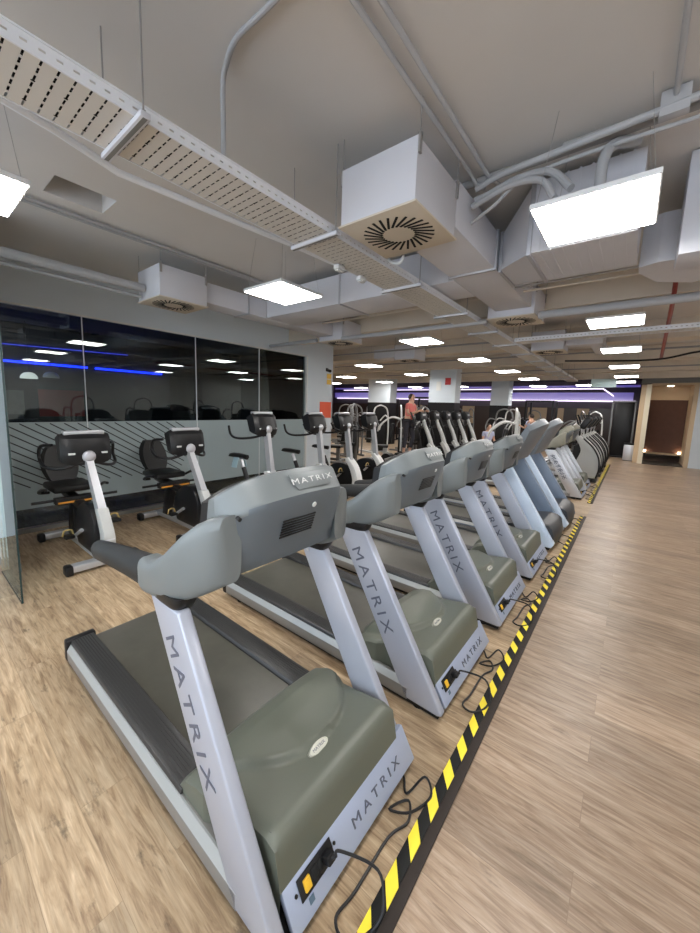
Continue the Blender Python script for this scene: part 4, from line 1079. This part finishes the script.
E1 = make_elliptical('elliptical trainer with curved white mast, nearest of its row', (-4.42, 9.0, 0)); E1['group'] = 'ellipticals in the middle of the room'
for i, y in enumerate((9.85, 10.6, 11.35, 12.1)):
    dup(E1, 'curved white mast elliptical trainer, %s behind the nearest of its row' % ['directly', 'second', 'third', 'last'][i], (-4.42 + .03 * i, y, 0))

def make_climber(label, loc):
    t = thing('climbing_trainer', label, 'climbing trainer', loc)
    f = MB(); f.box(-.10, .02, -.33, .33, 0, .08, .015); f.box(-1.75, -1.65, -.33, .33, 0, .08, .015); f.build('foot', M['blackp'], t)
    for s in (-1, 1):
        out = curve2([(-.02, .10), (.04, .35), (.02, .62), (-.12, .88), (-.34, 1.10), (-.52, 1.28)], 5)
        inn = curve2([(-.60, 1.20), (-.46, 1.0), (-.38, .80), (-.45, .55), (-.55, .30), (-.50, .10)], 5)
        y0, y1 = (.20, .30) if s > 0 else (-.30, -.20)
        MB().prism(out + inn, y0, y1, bev=.018, seg=3).build('side_shroud', M['offwhite'], t)
        MB().tube([(x - .012, s * .315, z) for x, z in curve2([(.015, .12), (.06, .36), (.03, .64), (-.11, .90), (-.33, 1.12)], 5)], .018, 8).build('black_edging', M['blackp'], t)
    MB().prism([(-.10, .06), (-.05, .60), (-.35, 1.05), (-.55, .9), (-.6, .06)], -.20, .20, bev=.01).build('core_shroud', M['blackp'], t)
    MB().prism([(-.60, 1.15), (-.42, 1.22), (-.30, 1.60), (-.42, 1.60)], -.06, .06, bev=.015).build('mast', M['silver2'], t)
    f = MB(); f.prism([(-.50, 1.38), (-.36, 1.66), (-.26, 1.68), (-.22, 1.60), (-.36, 1.34)], -.22, .22, bev=.02); f.build('console', M['blackp'], t)
    for s in (-1, 1):
        MB().tube(curve([(-.50, s * .25, 1.0), (-.44, s * .29, 1.25), (-.50, s * .30, 1.50), (-.58, s * .27, 1.72)], 5), .022, 8).build('moving_handle', M['blackp'], t)
        MB().tube([(-1.60, s * .17, .22), (-.5, s * .18, .48)], .035, 8).build('link_arm', M['silver2'], t)
        MB().box(-1.15, -.80, s * .18 - .08, s * .18 + .08, .40, .45, .014).build('foot_pad', M['blackp'], t)
    MB().box(-1.70, -.1, -.12, .12, .03, .14, .02).build('base_beam', M['silver2'], t)
    return t
C1 = make_climber('rounded grey climbing trainer right behind the far treadmills', (-.60, 11.55, 0)); C1['group'] = 'climbing trainers in the far row'
for i, y in enumerate((12.75, 13.95, 15.1)):
    dup(C1, 'rounded grey climbing trainer, %s beyond the first' % ['one', 'two', 'last and farthest'][i], (-.58, y, 0))

# ------------------------------------------------------------------ weight machines in the background
def make_machine(label, loc, rz=0, m='machine', cat='weight machine'):
    t = thing('weight_machine', label, cat, loc, rz)
    f = MB(); f.box(-.55, .55, -.40, -.32, 0, .07, .01); f.box(-.55, .55, .32, .40, 0, .07, .01); f.box(-.05, .05, -.4, .4, 0, .07, .01)
    f.build('base_frame', M[m], t)
    pts = curve([(.45, -.33, .05), (.45, -.35, 1.0), (.42, -.30, 1.65), (.40, -.1, 1.82), (.40, .1, 1.82), (.42, .30, 1.65), (.45, .35, 1.0), (.45, .33, .05)], 5)
    MB().tube(pts, .028, 10).build('arch_frame', M[m], t)
    MB().box(.36, .50, -.17, .17, .10, 1.10, .01).build('weight_stack', M['blackp'], t)
    MB().box(-.35, .05, -.2, .2, .45, .53, .025, 3).build('seat', M['vinyl'], t)
    MB().prism([(-.12, 0.0), (-.02, 0.0), (-.02, .46), (-.12, .46)], -.05, .05).build('seat_post', M[m], t)
    MB().prism([(.03, .58), (.14, .60), (.22, 1.25), (.12, 1.25)], -.16, .16, bev=.02).build('backrest', M['vinyl'], t)
    for s in (-1, 1):
        MB().tube(curve([(.42, s * .30, 1.4), (.10, s * .42, 1.45), (-.22, s * .40, 1.20), (-.30, s * .35, 1.0)], 5), .025, 8).build('press_arm', M[m], t)
    return t
Mc = make_machine('white-framed weight machine just past the corner pier', (-7.1, 8.9, 0), .4)
Mc['group'] = 'weight machines beyond the pier'
spots = [(-8.0, 10.4, -.3), (-6.2, 12.05, 1.2), (-7.3, 13.5, .2), (-9.6, 12.2, 2.0), (-10.6, 13.6, .9), (-4.0, 14.75, 1.4), (-1.9, 16.5, .3), (-6.5, 16.2, -.5), (-11.5, 14.5, .6), (-3.9, 19.3, 1.2), (-12.4, 17.5, .2), (-9.2, 18.5, 1.4), (-6.9, 18.8, .7), (-1.9, 19.2, .2)]
ML = make_machine('silver-framed weight machine beside the corner pier opening', (-8.6, 8.2, 0), 1.0, 'whitep'); ML['group'] = 'weight machines beyond the pier'
for (x, y, r, lab) in ((-6.25, 10.3, .5, 'white-framed weight machine left of the ellipticals'), (-7.9, 12.0, -.4, 'white-framed weight machine before the left column'), (-4.1, 16.1, 1.2, 'white-framed weight machine behind the person in lavender'),
        (-3.0, 11.2, .3, 'white-framed weight machine behind the far treadmills'), (-1.5, 17.95, .8, 'white-framed weight machine left of the black tower'), (-8.4, 16.6, 0, 'white-framed weight machine behind the left column')): dup(ML, lab, (x, y, 0), r)
labs = ['second weight machine past the corner pier', 'weight machine left of the ellipticals, turned sideways', 'weight machine left of the big column', 'weight machine near the left column', 'weight machine beside the left column base',
        'weight machine behind the seated person', 'weight machine behind the tall blue-grey treadmills', 'weight machine behind the big column', 'outermost left weight machine', 'weight machine beyond the second column', 'weight machine in the far left corner',
        'weight machine behind the left column', 'weight machine against the far wall, middle', 'weight machine against the far wall, left of the tower']
for (x, y, r), lab in zip(spots, labs): dup(Mc, lab, (x, y, 0), r)

for (x, y, r, lab) in ((3.2, 4.2, PI, 'weight machine on the right side of the aisle, nearest, seen reflected in the studio glass'), (3.2, 6.2, PI, 'weight machine on the right side of the aisle, second, seen reflected'), (3.2, 8.4, 2.8, 'weight machine on the right side of the aisle, third, seen reflected'), (3.3, 10.6, PI, 'weight machine on the right side of the aisle, farthest, seen reflected')): dup(Mc, lab, (x, y, 0), r)
def make_rack(label, loc, rz=0, m='blackp'):
    t = thing('power_rack', label, 'rack', loc, rz)
    for x in (-.5, .5):
        for y in (-.5, .5): MB().box(x - .035, x + .035, y - .035, y + .035, 0, 2.25).build('post', M[m], t, smooth=0)
    f = MB()
    for y in (-.5, .5): f.box(-.5, .5, y - .03, y + .03, 2.19, 2.25); 
    for x in (-.5, .5): f.box(x - .03, x + .03, -.5, .5, 2.19, 2.25); f.box(x - .03, x + .03, -.5, .5, 0, .06)
    f.build('cross_bar', M[m], t, smooth=0)
    MB().tube([(-.56, -1.0, 1.25), (-.56, 1.0, 1.25)], .015, 8).build('barbell', M['silver2'], t)
    for s in (-1, 1): MB().cyl((-.56, s * .78, 1.25), (-.56, s * .88, 1.25), .20, n=20).build('weight_plate', M['blackp'], t)
    return t
RK = make_rack('black power rack with barbell behind the weight machines', (-7.0, 14.6, 0), .1); RK['group'] = 'power racks'
dup(RK, 'black power rack with barbell near the left column', (-10.5, 17.0, 0), .1)
dup(RK, 'black power rack with barbell in front of the second column', (-3.1, 17.6, 0), .0)
# cable tower right of the climbing trainers
t = thing('cable_tower', 'tall black cable machine tower at the far end of the aisle', 'cable machine', (-.35, 19.3, 0))
MB().box(-.30, .34, -.3, .3, .05, 2.28, .02).build('tower_body', M['blackp'], t)
f = MB()
for x in (-.36, .38): f.box(x - .03, x + .03, -.33, -.27, 0, 2.30, .008)
f.box(-.39, .41, -.33, -.27, 2.26, 2.32, .008); f.build('tower_frame', M['machine'], t)
MB().box(-.42, .44, -.45, .35, 0, .06, .01).build('base_plate', M['blackp'], t)
t = thing('waste_bin', 'small steel bin beside the storefront post', 'bin', (-.02, 17.9, 0))
MB().box(-.16, .16, -.15, .15, .02, .62, .02).build('bin_body', M['silver2'], t); MB().box(-.165, .165, -.155, .155, .62, .68, .015).build('bin_lid', M['blackp'], t)
MB().box(-.15, .15, -.14, .14, 0, .02).build('bin_foot', M['blackp'], t)

# ------------------------------------------------------------------ people
def skin_obj(name, verts, edges, radii, m, parent=None, sub=1):
    me = bpy.data.meshes.new(name); me.from_pydata([tuple(v) for v in verts], edges, [])
    o = bpy.data.objects.new(name, me); COL.objects.link(o); me.materials.append(m)
    md = o.modifiers.new('skin', 'SKIN'); md.use_smooth_shade = True
    if not me.skin_vertices: 
        bpy.context.view_layer.objects.active = o
    lay = me.skin_vertices[0].data
    for i, r in enumerate(radii):
        lay[i].radius = (r, r) if not isinstance(r, tuple) else r
        lay[i].use_root = (i == 0)
    sb = o.modifiers.new('sub', 'SUBSURF'); sb.levels = sub; sb.render_levels = sub
    if parent: o.parent = parent
    return o
def person(label, loc, rz, top, bottom, pose):
    t = thing('person', label, 'person', loc, rz)
    # joints, facing +x
    if pose == 'sit':
        hip = .50; J = dict(pel=(0, 0, hip), sp=(.0, 0, hip + .22), ch=(.02, 0, hip + .42), nk=(.03, 0, hip + .54), hd=(.05, 0, hip + .66), ht=(.05, 0, hip + .77))
        leg = lambda s: [(0.0, s * .09, hip - .01), (.42, s * .12, .50), (.44, s * .12, .09), (.56, s * .13, .04)]
        arm = lambda s: [(.02, s * .19, hip + .47), (.06, s * .23, hip + .22), (.26, s * .18, hip + .10), (.34, s * .16, hip + .08)]
    else:
        hip = .92; J = dict(pel=(0, 0, hip), sp=(.01, 0, hip + .22), ch=(.03, 0, hip + .42), nk=(.05, 0, hip + .54), hd=(.07, 0, hip + .65), ht=(.07, 0, hip + .77))
        leg = lambda s: [(0, s * .09, hip - .02), (.06 * s + .04, s * .10, .50), (.04 * s - .02, s * .10, .09), (.04 * s + .10, s * .11, .035)]
        arm = lambda s: [(.03, s * .19, hip + .47), (.10, s * .24, hip + .22), (.32, s * .20, hip + .28), (.40, s * .18, hip + .32)]
    V = [J['pel'], J['sp'], J['ch'], J['nk'], J['hd'], J['ht']]; R = [(.13, .11), (.12, .10), (.15, .11), (.055, .055), (.085, .085), (.065, .065)]
    E_ = [(0, 1), (1, 2), (2, 3), (3, 4), (4, 5)]
    for s in (-1, 1):
        b = len(V); L_ = leg(s); V += L_; R += [.085, .06, .04, .035]; E_ += [(0, b), (b, b + 1), (b + 1, b + 2), (b + 2, b + 3)]
        b = len(V); A_ = arm(s); V += A_; R += [.05, .04, .03, .022]; E_ += [(2, b), (b, b + 1), (b + 1, b + 2), (b + 2, b + 3)]
    body = skin_obj('body', V, E_, R, M['skin'], t, 2)
    V2 = [J['pel'], J['sp'], J['ch'], tuple(Vector(J['ch']).lerp(Vector(J['nk']), .7))]; R2 = [(.145, .125), (.135, .115), (.165, .125), (.075, .07)]; E2 = [(0, 1), (1, 2), (2, 3)]
    for s in (-1, 1):
        A_ = arm(s); b = len(V2); V2 += [A_[0], tuple(Vector(A_[0]).lerp(Vector(A_[1]), .6))]; R2 += [.062, .052]; E2 += [(2, b), (b, b + 1)]
    skin_obj('shirt', V2, E2, R2, M[top], t, 2)
    V3 = [J['pel']]; R3 = [(.142, .122)]; E3 = []
    for s in (-1, 1):
        L_ = leg(s); b = len(V3); V3 += [L_[0], L_[1], tuple(Vector(L_[1]).lerp(Vector(L_[2]), .8))]; R3 += [.095, .07, .048]; E3 += [(0, b), (b, b + 1), (b + 1, b + 2)]
    skin_obj('trousers', V3, E3, R3, M[bottom], t, 2)
    h = Vector(J['hd'])
    MB().ball(h + Vector((-.028, 0, .035)), .088, .082, .092, 16).build('hair', M['hair'], t)
    f = MB(); f.ball(h + Vector((.10, 0, .0)), .015, .012, .02, 8); f.build('nose', M['skin'], t)
    f = MB()
    for s in (-1, 1): f.ball(h + Vector((.085, s * .033, .025)), .008, .010, .007, 8)
    f.build('eyes', M['slot'], t)
    f = MB()
    for s in (-1, 1):
        hnd = Vector(arm(s)[3])
        f.ball(hnd + Vector((.03, 0, 0)), .035, .016, .028, 8)
        for k in range(4): f.tube([hnd + Vector((.05, 0, .02 - k * .014)), hnd + Vector((.095, -s * .012, .018 - k * .014)), hnd + Vector((.10, -s * .03, .014 - k * .014))], .007, 6)
        f.tube([hnd + Vector((.02, -s * .01, .02)), hnd + Vector((.05, -s * .035, .035))], .008, 6)
    f.build('hands', M['skin'], t)
    return t
person('person in a pink top exercising on the nearest elliptical', (-4.80, 9.0, .46), 0, 'pinktop', 'darkcloth', 'stand')
person('person in a lavender top sitting on a bench behind the ellipticals', (-3.95, 13.3, 0.02), -.6, 'lavtop', 'orangecloth', 'sit')
person('person in a grey-lavender top standing far behind the blue-grey treadmills', (-2.95, 15.3, 0), 2.6, 'lavtop', 'orangecloth', 'stand')
t = thing('flat_bench', 'low black bench under the person in lavender', 'bench', (-3.95, 13.3, 0), -.6)
MB().box(-.18, .22, -.55, .55, .33, .40, .02, 3).build('pad', M['vinyl'], t); f = MB(); f.box(-.03, .03, -.45, .45, .27, .33); f.box(-.2, .2, -.45, -.39, 0, .28); f.box(-.2, .2, .39, .45, 0, .28); f.build('frame', M['silver2'], t)

# ------------------------------------------------------------------ world, camera
wd = bpy.data.worlds.new('world'); S.world = wd; wd.use_nodes = True
wd.node_tree.nodes['Background'].inputs[0].default_value = (0.5, 0.52, 0.6, 1)
wd.node_tree.nodes['Background'].inputs[1].default_value = 0.05

f_, yaw, pitch, roll, cx, cy = 361.64, .67986, .126758, .030062, 337.9, 452.5
cc, ss = math.cos(yaw), math.sin(yaw)
Fv = Vector((-ss * math.cos(pitch), cc * math.cos(pitch), -math.sin(pitch))); Rv = Vector((cc, ss, 0)); Uv = Rv.cross(Fv)
r_ = Rv * math.cos(roll) + Uv * math.sin(roll); u_ = -Rv * math.sin(roll) + Uv * math.cos(roll)
cd = bpy.data.cameras.new('camera'); co = bpy.data.objects.new('camera', cd); COL.objects.link(co)
co.matrix_world = Matrix.Translation((0, 0, H)) @ Matrix((r_, u_, -Fv)).transposed().to_4x4()
cd.sensor_fit = 'HORIZONTAL'; cd.sensor_width = 36; cd.lens = 36 * f_ / 700
cd.shift_x = (350 - cx) / 700; cd.shift_y = -(466.5 - cy) / 700
cd.clip_start = 0.05; cd.clip_end = 100
S.camera = co
S.view_settings.view_transform = 'Standard'; S.view_settings.look = 'None'
S.view_settings.exposure = 1.1; S.view_settings.gamma = 1.0
S.cycles.use_denoising = True
S.cycles.max_bounces = 8; S.cycles.sample_clamp_indirect = 6.0
